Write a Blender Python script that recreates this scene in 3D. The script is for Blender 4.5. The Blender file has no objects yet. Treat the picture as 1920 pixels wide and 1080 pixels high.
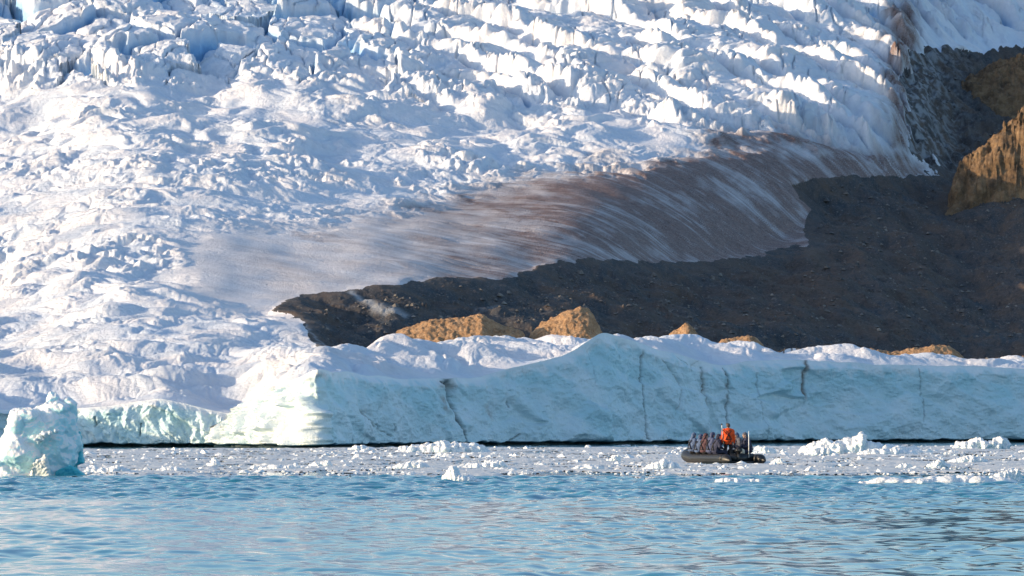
import bpy, bmesh, math, random
import numpy as np
from mathutils import Vector, Matrix

Q = 1.0                      # mesh density
F = 11000.0                  # focal length in pixels of the 1920 px wide photograph
HC = 2.44                    # camera height above the water
HOR = 775.0                  # row of the horizon
scene = bpy.context.scene
COL = scene.collection
rng = np.random.default_rng(7)
random.seed(7)

def tag(o, label, cat=None, group=None, kind=None):
    o['label'] = label
    if cat: o['category'] = cat
    if group: o['group'] = group
    if kind: o['kind'] = kind
    return o

def px(x, d): return (x - 960.0) / F * d
def rz(row, d): return HC + (HOR - row) / F * d
def dist_at(row): return F * HC / (row - HOR)          # distance of a point on the water

# ------------------------------------------------------------------ noise
def _h(ix, iy, seed):
    n = (ix.astype(np.int64) * 374761393 + iy.astype(np.int64) * 668265263 + seed * 1274126177) & 0xffffffff
    n = ((n ^ (n >> 13)) * 1274126177) & 0xffffffff
    n = ((n ^ (n >> 16)) * 2246822519) & 0xffffffff
    return (n ^ (n >> 15)) & 0xffffffff
_A = np.linspace(0, 2 * np.pi, 256, endpoint=False)
_GX, _GY = np.cos(_A).astype(np.float32), np.sin(_A).astype(np.float32)
def perlin(x, y, seed=0):
    x0 = np.floor(x); y0 = np.floor(y)
    fx = (x - x0).astype(np.float32); fy = (y - y0).astype(np.float32)
    ix = x0.astype(np.int32); iy = y0.astype(np.int32)
    u = fx * fx * fx * (fx * (fx * 6 - 15) + 10); v = fy * fy * fy * (fy * (fy * 6 - 15) + 10)
    def g(dx, dy):
        k = _h(ix + dx, iy + dy, seed) & 255
        return _GX[k] * (fx - dx) + _GY[k] * (fy - dy)
    a = g(0, 0); b = g(1, 0); c = g(0, 1); d = g(1, 1)
    a = a + u * (b - a); c = c + u * (d - c)
    return (a + v * (c - a)) * 1.5
def fbm(x, y, oct=4, seed=0, gain=.5):
    s = 0; a = 1.0
    for i in range(oct):
        s = s + a * perlin(x, y, seed + i * 17); x = x * 2.03 + 3.1; y = y * 2.03 + 1.7; a *= gain
    return s
def billow(x, y, oct=4, seed=0, gain=.5):
    s = 0; a = 1.0
    for i in range(oct):
        s = s + a * (np.sqrt(perlin(x, y, seed + i * 17) ** 2 + .0006)); x = x * 2.03 + 3.1; y = y * 2.03 + 1.7; a *= gain
    return s
def ridged(x, y, oct=3, seed=0, gain=.5):
    s = 0; a = 1.0
    for i in range(oct):
        s = s + a * (1 - np.abs(perlin(x, y, seed + i * 17))); x = x * 2.03 + 3.1; y = y * 2.03 + 1.7; a *= gain
    return s
def worley(x, y, seed=0):
    ix = np.floor(x).astype(np.int32); iy = np.floor(y).astype(np.int32)
    f1 = np.full(x.shape, 9, np.float32); f2 = f1.copy(); cid = np.zeros(x.shape, np.int64)
    vx = np.zeros(x.shape, np.float32); vy = vx.copy()
    for dx in (-1, 0, 1):
        for dy in (-1, 0, 1):
            h = _h(ix + dx, iy + dy, seed)
            qx = (ix + dx + (h & 1023) / 1023.0 - x).astype(np.float32)
            qy = (iy + dy + ((h >> 10) & 1023) / 1023.0 - y).astype(np.float32)
            d = np.sqrt(qx * qx + qy * qy)
            m = d < f1
            f2 = np.where(m, f1, np.minimum(f2, d))
            cid = np.where(m, h, cid); vx = np.where(m, qx, vx); vy = np.where(m, qy, vy)
            f1 = np.where(m, d, f1)
    return f1, f2, cid, vx, vy
def sstep(a, b, x):
    t = np.clip((x - a) / (b - a), 0, 1); return t * t * (3 - 2 * t)
def inpoly(x, y, poly):
    r = np.zeros(x.shape, bool); n = len(poly)
    for i in range(n):
        x1, y1 = poly[i]; x2, y2 = poly[(i + 1) % n]
        if y1 == y2: continue
        c = ((y1 > y) != (y2 > y)) & (x < (x2 - x1) * (y - y1) / (y2 - y1) + x1)
        r ^= c
    return r
def polydist(x, y, pl, closed=True, sy=1.0):
    """distance in (x, sy*y) to a polyline"""
    d = np.full(x.shape, 1e9, np.float32); n = len(pl)
    for i in range(n if closed else n - 1):
        x1, y1 = pl[i]; x2, y2 = pl[(i + 1) % n]
        ex, ey = x2 - x1, (y2 - y1) * sy
        px_, py_ = x - x1, (y - y1) * sy
        t = np.clip((px_ * ex + py_ * ey) / max(ex * ex + ey * ey, 1e-9), 0, 1)
        d = np.minimum(d, (px_ - t * ex) ** 2 + (py_ - t * ey) ** 2)
    return np.sqrt(d)
def boxblur(a, r, axis):
    if r < 1: return a
    p = np.concatenate([np.repeat(np.take(a, [0], axis), r + 1, axis), a, np.repeat(np.take(a, [-1], axis), r, axis)], axis)
    c = np.cumsum(p, axis, dtype=np.float64); n = a.shape[axis]; w = 2 * r + 1
    return (np.take(c, np.arange(w, w + n), axis) - np.take(c, np.arange(0, n), axis)) / w

# ------------------------------------------------------------------ meshes
def mesh_np(name, verts, quads, mat=None, attrs=None, smooth=True, tris=None, parent=None):
    me = bpy.data.meshes.new(name)
    verts = np.ascontiguousarray(verts, np.float32)
    me.vertices.add(len(verts)); me.vertices.foreach_set('co', verts.ravel())
    k = quads.shape[1]
    me.loops.add(quads.size); me.loops.foreach_set('vertex_index', np.ascontiguousarray(quads, np.int32).ravel())
    me.polygons.add(len(quads)); me.polygons.foreach_set('loop_start', np.arange(0, quads.size, k, dtype=np.int32))
    me.polygons.foreach_set('use_smooth', np.full(len(quads), smooth, bool))
    me.update(calc_edges=True)
    for n, a in (attrs or {}).items():
        at = me.attributes.new(n, 'FLOAT', 'POINT'); at.data.foreach_set('value', np.ascontiguousarray(a, np.float32).ravel())
    if mat: me.materials.append(mat)
    o = bpy.data.objects.new(name, me); COL.objects.link(o)
    if parent: o.parent = parent
    return o
def grid_quads(nr, nc, flip=False):
    i = np.arange(nr * nc).reshape(nr, nc)
    q = np.stack([i[:-1, :-1], i[:-1, 1:], i[1:, 1:], i[1:, :-1]], -1).reshape(-1, 4)
    return q[:, ::-1] if flip else q
def sub_mesh(name, V, quads, keep, mat, attrs):
    q = quads[keep]; used = np.zeros(len(V), bool); used[q.ravel()] = True
    idx = np.cumsum(used) - 1
    return mesh_np(name, V[used], idx[q], mat, {k: a.ravel()[used] for k, a in attrs.items()})

# ------------------------------------------------------------------ materials
class NT:
    def __init__(s, name):
        s.m = bpy.data.materials.new(name); s.m.use_nodes = True
        s.t = s.m.node_tree; s.n = s.t.nodes; s.l = s.t.links
        s.b = s.n['Principled BSDF']; s.out = s.n['Material Output']
    def node(s, typ, **kw):
        n = s.n.new(typ)
        for k, v in kw.items():
            if k in n.inputs: n.inputs[k].default_value = v
            else: setattr(n, k, v)
        return n
    def link(s, a, b): s.l.new(a, b)
    def attr(s, name):
        n = s.n.new('ShaderNodeAttribute'); n.attribute_name = name; return n.outputs['Fac']
    def noise(s, scale, detail=4, rough=.55, vec=None, scl=None):
        n = s.n.new('ShaderNodeTexNoise'); n.inputs['Scale'].default_value = scale
        n.inputs['Detail'].default_value = detail; n.inputs['Roughness'].default_value = rough
        if scl is not None:
            mp = s.n.new('ShaderNodeMapping'); mp.inputs['Scale'].default_value = scl
            s.link(vec if vec is not None else s.pos(), mp.inputs['Vector']); vec = mp.outputs[0]
        s.link(vec if vec is not None else s.pos(), n.inputs['Vector'])
        return n.outputs['Fac']
    def pos(s):
        if not hasattr(s, '_p'): s._p = s.n.new('ShaderNodeTexCoord').outputs['Object']
        return s._p
    def ramp(s, fac, stops):
        r = s.n.new('ShaderNodeValToRGB'); e = r.color_ramp.elements
        while len(e) < len(stops): e.new(.5)
        for i, (p, c) in enumerate(stops):
            e[i].position = p; e[i].color = (*c, 1) if not isinstance(c, float) else (c, c, c, 1)
        s.link(fac, r.inputs['Fac']); return r.outputs['Color']
    def mix(s, fac, a, b, mode='MIX'):
        m = s.n.new('ShaderNodeMix'); m.data_type = 'RGBA'; m.blend_type = mode
        for sock, v in ((m.inputs[0], fac), (m.inputs[6], a), (m.inputs[7], b)):
            if isinstance(v, (int, float)): sock.default_value = v
            elif isinstance(v, tuple): sock.default_value = (*v, 1)
            else: s.link(v, sock)
        return m.outputs[2]
    def math(s, op, a, b=0.0, clamp=False):
        m = s.n.new('ShaderNodeMath'); m.operation = op; m.use_clamp = clamp
        for sock, v in ((m.inputs[0], a), (m.inputs[1], b)):
            if isinstance(v, (int, float)): sock.default_value = v
            else: s.link(v, sock)
        return m.outputs[0]
    def bump(s, h, strength, dist, normal=None):
        b = s.n.new('ShaderNodeBump'); b.inputs['Strength'].default_value = strength; b.inputs['Distance'].default_value = dist
        s.link(h, b.inputs['Height'])
        if normal is not None: s.link(normal, b.inputs['Normal'])
        return b.outputs[0]
    def done(s, color=None, rough=.6, normal=None, **kw):
        if color is not None:
            if isinstance(color, tuple): s.b.inputs['Base Color'].default_value = (*color, 1)
            else: s.link(color, s.b.inputs['Base Color'])
        if isinstance(rough, (int, float)): s.b.inputs['Roughness'].default_value = rough
        else: s.link(rough, s.b.inputs['Roughness'])
        if normal is not None: s.link(normal, s.b.inputs['Normal'])
        for k, v in kw.items(): s.b.inputs[k.replace('_', ' ')].default_value = v
        return s.m
_G3 = np.array([[1,1,0],[-1,1,0],[1,-1,0],[-1,-1,0],[1,0,1],[-1,0,1],[1,0,-1],[-1,0,-1],[0,1,1],[0,-1,1],[0,1,-1],[0,-1,-1]], np.float32)
def perlin3(p, seed=0):
    i = np.floor(p).astype(np.int64); f = (p - i).astype(np.float32); u = f * f * f * (f * (f * 6 - 15) + 10)
    def g(a, b, c):
        k = _h(i[:, 0] + a + (i[:, 2] + c) * 7919, i[:, 1] + b, seed) % 12
        return (_G3[k] * (f - np.array([a, b, c], np.float32))).sum(1)
    def L(a, b, t): return a + t * (b - a)
    return L(L(L(g(0,0,0), g(1,0,0), u[:,0]), L(g(0,1,0), g(1,1,0), u[:,0]), u[:,1]),
             L(L(g(0,0,1), g(1,0,1), u[:,0]), L(g(0,1,1), g(1,1,1), u[:,0]), u[:,1]), u[:,2])
def displace(me, layers, seed, w=None):
    n = len(me.vertices); co = np.empty(n * 3, np.float32); me.vertices.foreach_get('co', co); co = co.reshape(-1, 3)
    no = np.empty(n * 3, np.float32); me.vertices.foreach_get('normal', no); no = no.reshape(-1, 3)
    d = np.zeros(n, np.float32)
    for k, (scale, amp, kind) in enumerate(layers):
        v = perlin3(co / scale + seed * 1.37, seed + k)
        if kind == 'billow': v = np.abs(v) * 2 - .5
        d += amp * v
    if w is not None: d *= w
    co = co + no * d[:, None]
    me.vertices.foreach_set('co', co.ravel()); me.update()
    return co
# ------------------------------------------------------------------ glacier, moraine: one height model
KN = {  # picture column: ten (distance, row) stations from the cliff crest back to the top of the icefall
 -260: [(418,700),(430,700),(446,716),(456,705),(469,690),(512,640),(588,510),(690,322),(805,20),(935,-120)],  # out of view; rise added so its shadow crosses the left wall
 -110: [(430,742),(436,734),(447,716),(456,700),(468,680),(512,612),(588,472),(690,280),(805,-10),(935,-130)],
 0: [(430,768),(437,745),(448,716),(455,694),(469,668),(513,590),(588,445),(690,255),(805,-30),(935,-140)],
 110: [(430,768),(436,742),(448,704),(456,680),(470,654),(513,571),(588,418),(690,230),(805,-42),(935,-150)],
 165: [(429,764),(435,742),(448,700),(456,672),(470,643),(513,552),(588,392),(690,208),(805,-50),(935,-150)],
 300: [(428,748),(436,728),(448,695),(458,665),(470,634),(514,542),(588,380),(690,200),(805,-50),(935,-150)],
 440: [(428,775),(438,738),(450,692),(460,662),(472,636),(514,560),(590,388),(692,202),(806,-50),(936,-150)],
 520: [(421,720),(432,700),(448,668),(459,655),(474,635),(515,570),(594,392),(693,203),(807,-50),(937,-150)],
 600: [(413,692),(426,678),(446,655),(456,668),(470,652),(519,553),(599,400),(694,205),(808,-55),(938,-150)],
 650: [(426,696),(438,676),(452,650),(463,668),(475,652),(523,545),(602,398),(694,208),(808,-55),(938,-150)],
 750: [(438,711),(450,672),(464,634),(474,662),(488,645),(530,530),(609,395),(696,215),(808,-55),(938,-150)],
 900: [(452,708),(462,662),(476,628),(487,660),(500,640),(548,522),(622,380),(698,228),(808,-55),(938,-150)],
 1050: [(460,668),(468,646),(480,630),(493,660),(507,640),(568,500),(636,350),(696,238),(808,-55),(938,-150)],
 1130: [(465,620),(470,621),(478,642),(492,660),(512,645),(580,492),(643,335),(695,240),(808,-55),(938,-150)],
 1200: [(471,646),(476,643),(485,640),(500,664),(520,648),(600,490),(653,320),(695,240),(809,-55),(939,-150)],
 1350: [(481,682),(487,662),(495,643),(512,668),(535,653),(628,485),(672,300),(698,240),(810,-55),(943,-150)],
 1500: [(489,671),(494,657),(501,645),(517,670),(555,654),(662,445),(692,282),(706,238),(813,-55),(950,-150)],
 1620: [(493,682),(497,669),(504,658),(522,680),(575,660),(697,345),(706,283),(718,240),(816,-55),(960,-150)],
 1690: [(495,684),(499,671),(506,660),(524,682),(580,662),(707,338),(712,285),(726,235),(822,-55),(966,-150)],
 1750: [(497,685),(501,673),(508,662),(527,684),(590,664),(737,330),(750,300),(772,150),(850,-30),(980,-140)],
 1920: [(502,690),(505,687),(511,683),(532,698),(594,668),(718,330),(742,300),(806,160),(866,-30),(996,-140)],
 2200: [(511,695),(514,690),(519,688),(540,698),(600,668),(722,330),(746,300),(812,160),(872,-30),(1002,-140)],
}
def col_axis(step, x0=-260, x1=2200, inner=(-20, 1940), outer=8):
    a = np.arange(x0, inner[0], outer); b = np.arange(inner[0], inner[1], step); c = np.arange(inner[1], x1 + 1, outer)
    return np.concatenate([a, b, c]).astype(np.float64)
CX = col_axis(1.5 / Q)
NTR = int(1350 * Q)
kx = np.array(sorted(KN)); kd = np.array([[p[0] for p in KN[k]] for k in kx], float)
kz = np.array([[rz(p[1], p[0]) for p in KN[k]] for k in kx], float)
def knot_interp(arr):
    out = np.stack([np.interp(CX, kx, arr[:, j]) for j in range(arr.shape[1])], 1)
    # light smoothing along x so that knots do not show as creases
    xs = np.arange(CX[0], CX[-1], 4.0)
    for j in range(out.shape[1]):
        v = np.interp(xs, CX, out[:, j]); r = 2 if j == 0 else (5 if j < 4 else 14)
        v = boxblur(boxblur(v, r, 0), r, 0); out[:, j] = np.interp(CX, xs, v)
    return out
SD = knot_interp(kd); SZ = knot_interp(kz)
nc = len(CX)
# rows of the grid: denser where the photograph looks at them most closely
tt = np.linspace(0, 1, NTR)
D0 = SD[:, 0]; D1 = SD[:, 9] - 60
Dg = D0[None, :] + (D1 - D0)[None, :] * (tt ** 1.08)[:, None]
Zb = np.empty_like(Dg); St = np.empty_like(Dg)
for c in range(nc):
    Zb[:, c] = np.interp(Dg[:, c], SD[c], SZ[c]); St[:, c] = np.interp(Dg[:, c], SD[c], np.arange(10))
r = max(1, int(5 * Q))
Zs = boxblur(boxblur(Zb, r, 0), r, 0); r2 = max(1, int(16 * Q)); Zs2 = boxblur(boxblur(Zb, r2, 0), r2, 0)
wS = sstep(2.2, 4.2, St); Zs = Zs * (1 - wS) + Zs2 * wS
keepc = np.exp(-((Dg - D0[None, :]) / 1.6) ** 2); Zb = Zs * (1 - keepc) + Zb * keepc
CXg = np.broadcast_to(CX[None, :], Dg.shape)
Xg = (CXg - 960) / F * Dg; Yg = Dg
ROW = HOR - F * (Zb - HC) / Dg                     # the row the smooth surface stands at

wob = fbm(Xg / 2.2, Yg / 4.0, 4, 91)
# regions, outlined on the smooth surface
MOR = [(505,583),(530,568),(560,553),(600,545),(640,545),(700,535),(780,523),(860,520),(940,522),(980,505),(1050,488),(1150,487),(1250,490),
       (1350,486),(1430,472),(1490,458),(1515,465),(1500,430),(1515,398),(1490,365),(1475,346),(1510,336),(1570,330),(1660,328),(1745,325),(1715,290),
       (1705,240),(1690,190),(1688,140),(1705,105),(1760,85),(1850,98),(1930,82),(2300,70),(2300,800),(900,800),(600,800),(600,660),(580,634),(560,600)]
DIRT = [(330,600),(290,520),(300,450),(350,405),(480,388),(600,400),(720,372),(850,340),(960,310),(1080,295),(1200,290),(1300,262),(1480,248),(1640,275),
        (1740,300),(1800,340),(1600,500),(1300,540),(900,580),(640,600),(600,680),(560,650),(480,615)]
SER = [(-400,148),(200,150),(420,135),(560,150),(680,140),(760,185),(900,205),(1050,190),(1160,205),(1260,235),(1400,240),(1500,238),(1640,262),(1715,285),(1740,40),(1800,60),(2300,40),(2300,-400),(-400,-400)]
wrow = ROW + wob * 4; wcol = CXg + fbm(Xg / 2.6, Yg / 6, 3, 92) * (6 + 26 * sstep(1640, 1690, CXg))
inside = inpoly(wcol, wrow, MOR) & (St > 2.55)
dm = polydist(wcol, wrow, MOR, True, 2.0) * np.where(inside, 1, -1)
mor = sstep(-6, 12, dm)
mor = np.where(St > 2.55, mor, 0)
dd_ = polydist(CXg, ROW + wob * 14, DIRT, True, 2.0) * np.where(inpoly(CXg, ROW + wob * 14, DIRT), 1, -1)
smoothzone = sstep(-10, 90, dd_)
sd = polydist(CXg, ROW + wob * 16, SER, True, 2.0) * np.where(inpoly(CXg, ROW + wob * 16, SER), 1, -1)
ser = sstep(-30, 60, sd)
serR = sstep(560, 900, CXg + wob * 60)                # left: blocks, right: ridges
ice = 1 - mor
front = 1 - sstep(3.2, 4.6, St)                       # band right behind the cliff crest

# --- hummocks
wx = Xg + 1.2 * perlin(Xg / 4, Yg / 8, 3); wy = Yg + 2.5 * perlin(Xg / 4, Yg / 8, 4)
und = 1.0 * perlin(Xg / 15.0, Yg / 20.0, 5) + .6 * perlin(Xg / 8.0, Yg / 11.0, 6)
amod = .75 + .6 * perlin(Xg / 11.0, Yg / 24.0, 18)
H1 = billow(wx / 7.0, wy / 9.0, 1, 11); H2 = billow(wx / 4.0, wy / 4.2, 1, 12); H3 = billow(wx / 1.8, wy / 1.9, 1, 13); H4 = billow(wx / .8, wy / .9, 1, 17)
rgh = np.clip(.8 + 1.0 * perlin(Xg / 7.0, Yg / 9.0, 20), .15, 1.3)
F4 = fbm(Xg / .33, Yg / .9, 3, 14)
hz = 1.2 * und + amod * (1.25 * H1 + .62 * H2 + .36 * rgh * H3 + .15 * rgh * H4) + .016 * F4 - .6
# the flatter, finely broken shelf half way up: low hummocks in long lateral bands
zf = sstep(285, 345, ROW + 30 * wob) * sstep(505, 440, ROW + 30 * wob)
hf = .75 * perlin(Xg / 17.0, Yg / 9.0, 15) + .55 * perlin(Xg / 8.0, Yg / 5.0, 16) + amod * (.45 * H2 + .32 * H3 + .14 * H4) - .3
hz = hz * (1 - zf) + hf * zf
# big rounded swells in the band above the cliff
und2 = perlin(Xg / 6.0 + Yg / 34.0, Yg / 9.0, 21)
big = .9 * und2 + .7 * billow(wx / 5.5, wy / 6.0, 1, 22) + .28 * billow(wx / 1.8, wy / 5.2, 1, 23) + .09 * billow(wx / .6, wy / 1.8, 1, 24) + .02 * F4 - .4
# --- icefall left: fractured blocks
bx = Xg + 1.8 * perlin(Xg / 5, Yg / 9, 31) + .35 * perlin(Xg / 1.1, Yg / 2.2, 33); by = Yg + 3.5 * perlin(Xg / 5, Yg / 9, 32) + .8 * perlin(Xg / 1.1, Yg / 2.2, 34)
f1, f2, cid, vx, vy = worley(bx / 8.0, by / 19.0, 35)
hr = (cid & 255) / 255.0; ta = ((cid >> 8) & 255) / 255.0 * 6.283; ed = f2 - f1
blockz = 2.9 * hr + 1.7 * (np.cos(ta) * vx + np.sin(ta) * vy * .6) - 1.2 * f1
crev = (1 - sstep(.0, .16, ed)) * ((cid >> 16) & 3 != 0)
fb1, fb2, cid2, _, _ = worley(bx / 2.6, by / 7.0, 36)
sbl = blockz - 2.6 * crev + .5 * ((cid2 & 255) / 255.0 - .5) - .4 * (1 - sstep(0, .2, fb2 - fb1)) + .3 * H2 + .16 * H3 + .05 * H4 + .02 * F4
# --- icefall right: diagonal ridges broken into columns
ex, ey = .58, -.815
al = Xg * ex + Yg * ey; ac = -Xg * ey + Yg * ex
acw = ac + 4.2 * perlin(al / 15, ac / 10, 41) + .8 * perlin(al / 3.4, ac / 3.4, 42) + .2 * perlin(al / 1.2, ac / 1.2, 48)
ph = acw / 8.6; pf = ph - np.floor(ph); pid = np.floor(ph).astype(np.int32)
prof = np.where(pf < .24, sstep(0, .24, pf), 1 - (np.maximum(pf - .24, 0) / .76) ** 1.7)
ridge_h = 2.2 + 2.2 * perlin(al / 10.0, pid * 7.31 + .5, 43)
seg = al / 2.1 + pid * .37 + .9 * perlin(al / 3.0, pid * 3.7 + .5, 44)
sgf = 2 * np.abs(seg - np.floor(seg) - .5); srand = perlin(np.floor(seg) * 3.17 + .3, pid * 2.71 + .4, 46)
colm = 1 - sgf ** 4 + .4 * srand
sr = prof * ridge_h * (.67 + .33 * colm) + .8 * H1 + .45 * H2 + .32 * rgh * H3 + .14 * rgh * H4 + .016 * F4 - .8 - .55 * (1 - sstep(0, .14, fb2 - fb1)) * (perlin(Xg / 5, Yg / 8, 47) > 0)
crevR = (1 - sstep(.0, .10, np.minimum(pf, 1 - pf))) * (perlin(al / 9, pid * 5.1 + .5, 45) > -.1)
sr = sr - 1.2 * crevR
serz = sbl * (1 - serR) + sr * serR
# --- smooth, streaked meltwater slope
sx_, sy_ = .80, -.60
sa = Xg * sx_ + Yg * sy_; sb = -Xg * sy_ + Yg * sx_
sbw = sb + 1.6 * perlin(sa / 16, sb / 7, 51) + .5 * perlin(sa / 7, sb / 2.5, 55)
st1 = ridged(sa / 26, sbw / 1.5, 1, 52); st2 = ridged(sa / 15, sbw / .55, 1, 53); st3 = perlin(sa / 9, sbw / .22, 54)
runnel = np.maximum(st1 - .86, 0) / .14
smz = -.11 * sstep(520, 860, CXg) * runnel * np.clip(.5 + perlin(sa / 12, sb / 4, 59) * 1.5, 0, 1) + .02 * (st2 - .7) + .25 * perlin(Xg / 10, Yg / 22, 56) + .15 * perlin(Xg / 4, Yg / 8, 57)
# thin sunlit lips running along the slope
lip = perlin(Xg / 22, Yg / 5.0 + Xg / 60, 58); smz += .22 * sstep(.0, .9, lip)
mixh = hz * (1 - ser) + serz * ser
mixh = mixh * (1 - front) + big * front
zi = mixh * (1 - smoothzone) + smz * smoothzone
edge0 = sstep(0, 5.0, Dg - D0[None, :])
zi = zi * (.22 + .78 * edge0) - .0 * edge0
# --- debris: hummocky scree
ms = fbm(Xg / 6.0, Yg / 14.0, 3, 61); ms2 = billow(Xg / 1.3, Yg / 2.8, 3, 62); ms3 = fbm(Xg / .3, Yg / .6, 3, 63)
g1, g2, gid, _, _ = worley(Xg / .42, Yg / .9, 64)
stones = np.maximum(.42 - g1, 0) * ((gid & 7) == 0) * (.5 + ((gid >> 5) & 7) / 7.0)
ridgeM = 1.2 * perlin((Xg * .62 - Yg * .785) / 22, (Xg * .785 + Yg * .62) / 6.0, 65)
zm = (.25 + .75 * sstep(0, 70, dm)) * (.9 * ms + .5 * stones + .9 * ridgeM) - .9 * sstep(0, 70, dm)
# boulder chaos in the upper right gully
gy = Yg * .4 + Zb * 1.1
gul = sstep(1660, 1720, CXg) * sstep(330, 280, ROW)
zm = zm + gul * (1.2 * billow(Xg / 3.4, gy / 3.4, 2, 67) + .35 * billow(Xg / 1.2, gy / 1.2, 3, 68) - .5)
Z = Zb + zi * ice + zm * mor
# ice leans over its downhill front, so the fronts of the hummocks are steep
Yd = -np.clip((hz * .75 + 1) * (1 - smoothzone) * ice * (1 - ser) * (1 - front) * .8 + (.5 * sbl * (1 - serR) + .3 * sr * serR) * ser * ice, -3, 3) * edge0
k_ = 1 + Yd / Yg
# the cliff, hung from the crest: vertical sheet with its own relief
NV = int(230 * Q)
Xc0 = Xg[0]; Yc0 = Yg[0]; Zc0 = Z[0]
tx = np.gradient(Xc0); ty = np.gradient(Yc0)
tx = boxblur(tx, int(14 * Q), 0); ty = boxblur(ty, int(14 * Q), 0)
tl = np.hypot(tx, ty); nxn, nyn = ty / tl, -tx / tl            # outward, towards the water
arc = np.concatenate([[0], np.cumsum(np.hypot(np.diff(Xc0), np.diff(Yc0)))])
v = np.linspace(0, 1, NV)[:, None]
ZBOT = -.6
Zc = ZBOT + (Zc0[None, :] - ZBOT) * v
U = np.broadcast_to(arc[None, :], Zc.shape); CXc = np.broadcast_to(CX[None, :], Zc.shape)
ROWc = HOR - F * (Zc - HC) / Yc0[None, :]
top = 1 - v
uw = U + .8 * perlin(U / 4, Zc / 3, 71); zw = Zc + .5 * perlin(U / 4, Zc / 3, 72)
c1, c2, ccid, cvx, cvy = worley(uw / 5.5 + .35 * zw, zw / 3.6, 73)
ang = ((ccid & 255) / 255.0) * 6.283
facet = .55 * (np.cos(ang) * cvx + np.sin(ang) * cvy) + .3 * (((ccid >> 8) & 255) / 255.0)
k1, k2, kcid, kvx, kvy = worley(uw / 1.7 + .2 * zw, zw / 1.4, 74)
ang2 = ((kcid & 255) / 255.0) * 6.283
facet2 = .16 * (np.cos(ang2) * kvx + np.sin(ang2) * kvy)
spur = sstep(400, 450, CXc) * sstep(606, 590, CXc)
lefty = sstep(610, 560, CXc)
facet = boxblur(boxblur(facet, 3, 0), 3, 1); facet2 = boxblur(boxblur(facet2, 2, 0), 2, 1)
rel = (facet * (.95 - .1 * lefty) + facet2 * .8) * (.8 - .25 * sstep(600, 700, CXc) * sstep(1250, 1150, CXc)) + .22 * fbm(U / 2.2, Zc / 1.8, 4, 75) + .04 * fbm(U / .3, Zc / .25, 3, 76)
rel += .5 * perlin(U / 7, Zc / 7, 77)
# gullied, rounded relief on the sunlit left end
gl = billow(uw / 1.5 + zw * .25, zw / 2.4, 3, 78)
rel += spur * (.28 * (billow(uw / .5 + zw * .4, zw / .9, 2, 66) - .4) + .9 * (billow(uw / 2.0 + zw * .5, zw / 4.0, 3, 70) - .45) + .35 * ridged(uw / .8 + zw * .3, zw / 5, 2, 68) - .3)
rel += lefty * (.35 + .65 * spur) * (1.5 * (gl - .45) + .6 * billow(uw / .5 + zw * .3, zw / .9, 2, 82) - .2)
# fractures: (column, row) polylines cut into the face
CR = [([(826,716),(836,738),(842,762),(841,785),(848,805),(852,828)], 2.6, .5), ([(1200,655),(1194,690),(1189,740),(1187,790),(1188,832)], 1.0, .25),
      ([(1353,690),(1352,730),(1348,760),(1344,800)], 1.1, .25), ([(1312,690),(1311,720),(1309,770),(1304,830)], .9, .2),
      ([(646,760),(668,785),(690,802),(712,818)], 1.0, .16), ([(672,793),(676,800)], 1.6, .2), ([(713,795),(716,808)], 1.4, .2),
      ([(1510,672),(1506,705),(1500,740)], 2.0, .2), ([(1412,700),(1408,760),(1410,830)], .9, .14), ([(1720,690),(1722,740),(1718,790)], .9, .14),
      ([(945,755),(946,764)], 2.0, .22), ([(936,830),(950,820),(958,816)], 1.6, .2), ([(1100,655),(1101,690),(1099,720)], .7, .1),
      ([(1235,672),(1262,720),(1240,780)], .8, .12), ([(448,770),(456,800),(450,822)], 2.2, .3), ([(268,795),(266,818)], 1.4, .2), ([(183,782),(184,800)], 1.6, .2),
      ([(1330,660),(1290,690),(1266,668)], .8, .1)]
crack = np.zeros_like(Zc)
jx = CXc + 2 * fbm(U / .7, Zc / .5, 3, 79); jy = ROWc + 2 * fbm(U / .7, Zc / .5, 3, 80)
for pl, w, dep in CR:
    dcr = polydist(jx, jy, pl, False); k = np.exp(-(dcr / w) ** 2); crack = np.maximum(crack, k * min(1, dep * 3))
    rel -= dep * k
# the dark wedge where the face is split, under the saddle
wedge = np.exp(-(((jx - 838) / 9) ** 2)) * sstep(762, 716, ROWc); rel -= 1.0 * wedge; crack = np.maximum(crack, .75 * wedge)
# a slab standing proud near the middle of the wall, and slanting flakes to its right
def slab(poly, out, soft=3):
    ins = inpoly(jx, jy, poly); s = polydist(jx, jy, poly) * np.where(ins, 1, -1)
    return out * sstep(-1, soft, s)
rel += slab([(1020,832),(1040,796),(1062,770),(1080,744),(1096,760),(1110,758),(1120,790),(1128,832)], .55, 14)
rel += slab([(1068,832),(1074,770),(1084,748),(1104,770),(1112,832)], .3, 8)
rel += slab([(1330,832),(1372,790),(1420,782),(1452,800),(1500,832)], .5, 20)
rel += slab([(1412,766),(1480,738),(1520,716),(1540,735),(1470,775),(1420,790)], .4, 12)
rel += slab([(1414,745),(1450,715),(1505,700),(1470,735)], .35, 8)
rel += slab([(1235,672),(1262,720),(1240,780),(1225,832),(1320,832),(1305,690)], .25, 8)
rel += slab([(1560,800),(1650,760),(1720,735),(1725,800),(1640,832)], .4, 24)
rel += slab([(1800,832),(1850,770),(1920,740),(1960,832)], .4, 24)
fade = sstep(0, .10, top)
lean = .12 * top * (Zc0[None, :] + .6) + (1.9 * lefty * spur + .35) * (1 - (1 - top) ** 2.2) * 1.0
off = rel * fade + lean
notch = sstep(.30, .10, Zc + .13 * perlin(U / 1.6, U * 0, 69) + .05 * perlin(U / .4, U * 0, 67))                                       # undercut melted at the waterline
off = off - .8 * notch
Xc = Xc0[None, :] + nxn[None, :] * off; Yc = Yc0[None, :] + nyn[None, :] * off
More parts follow.
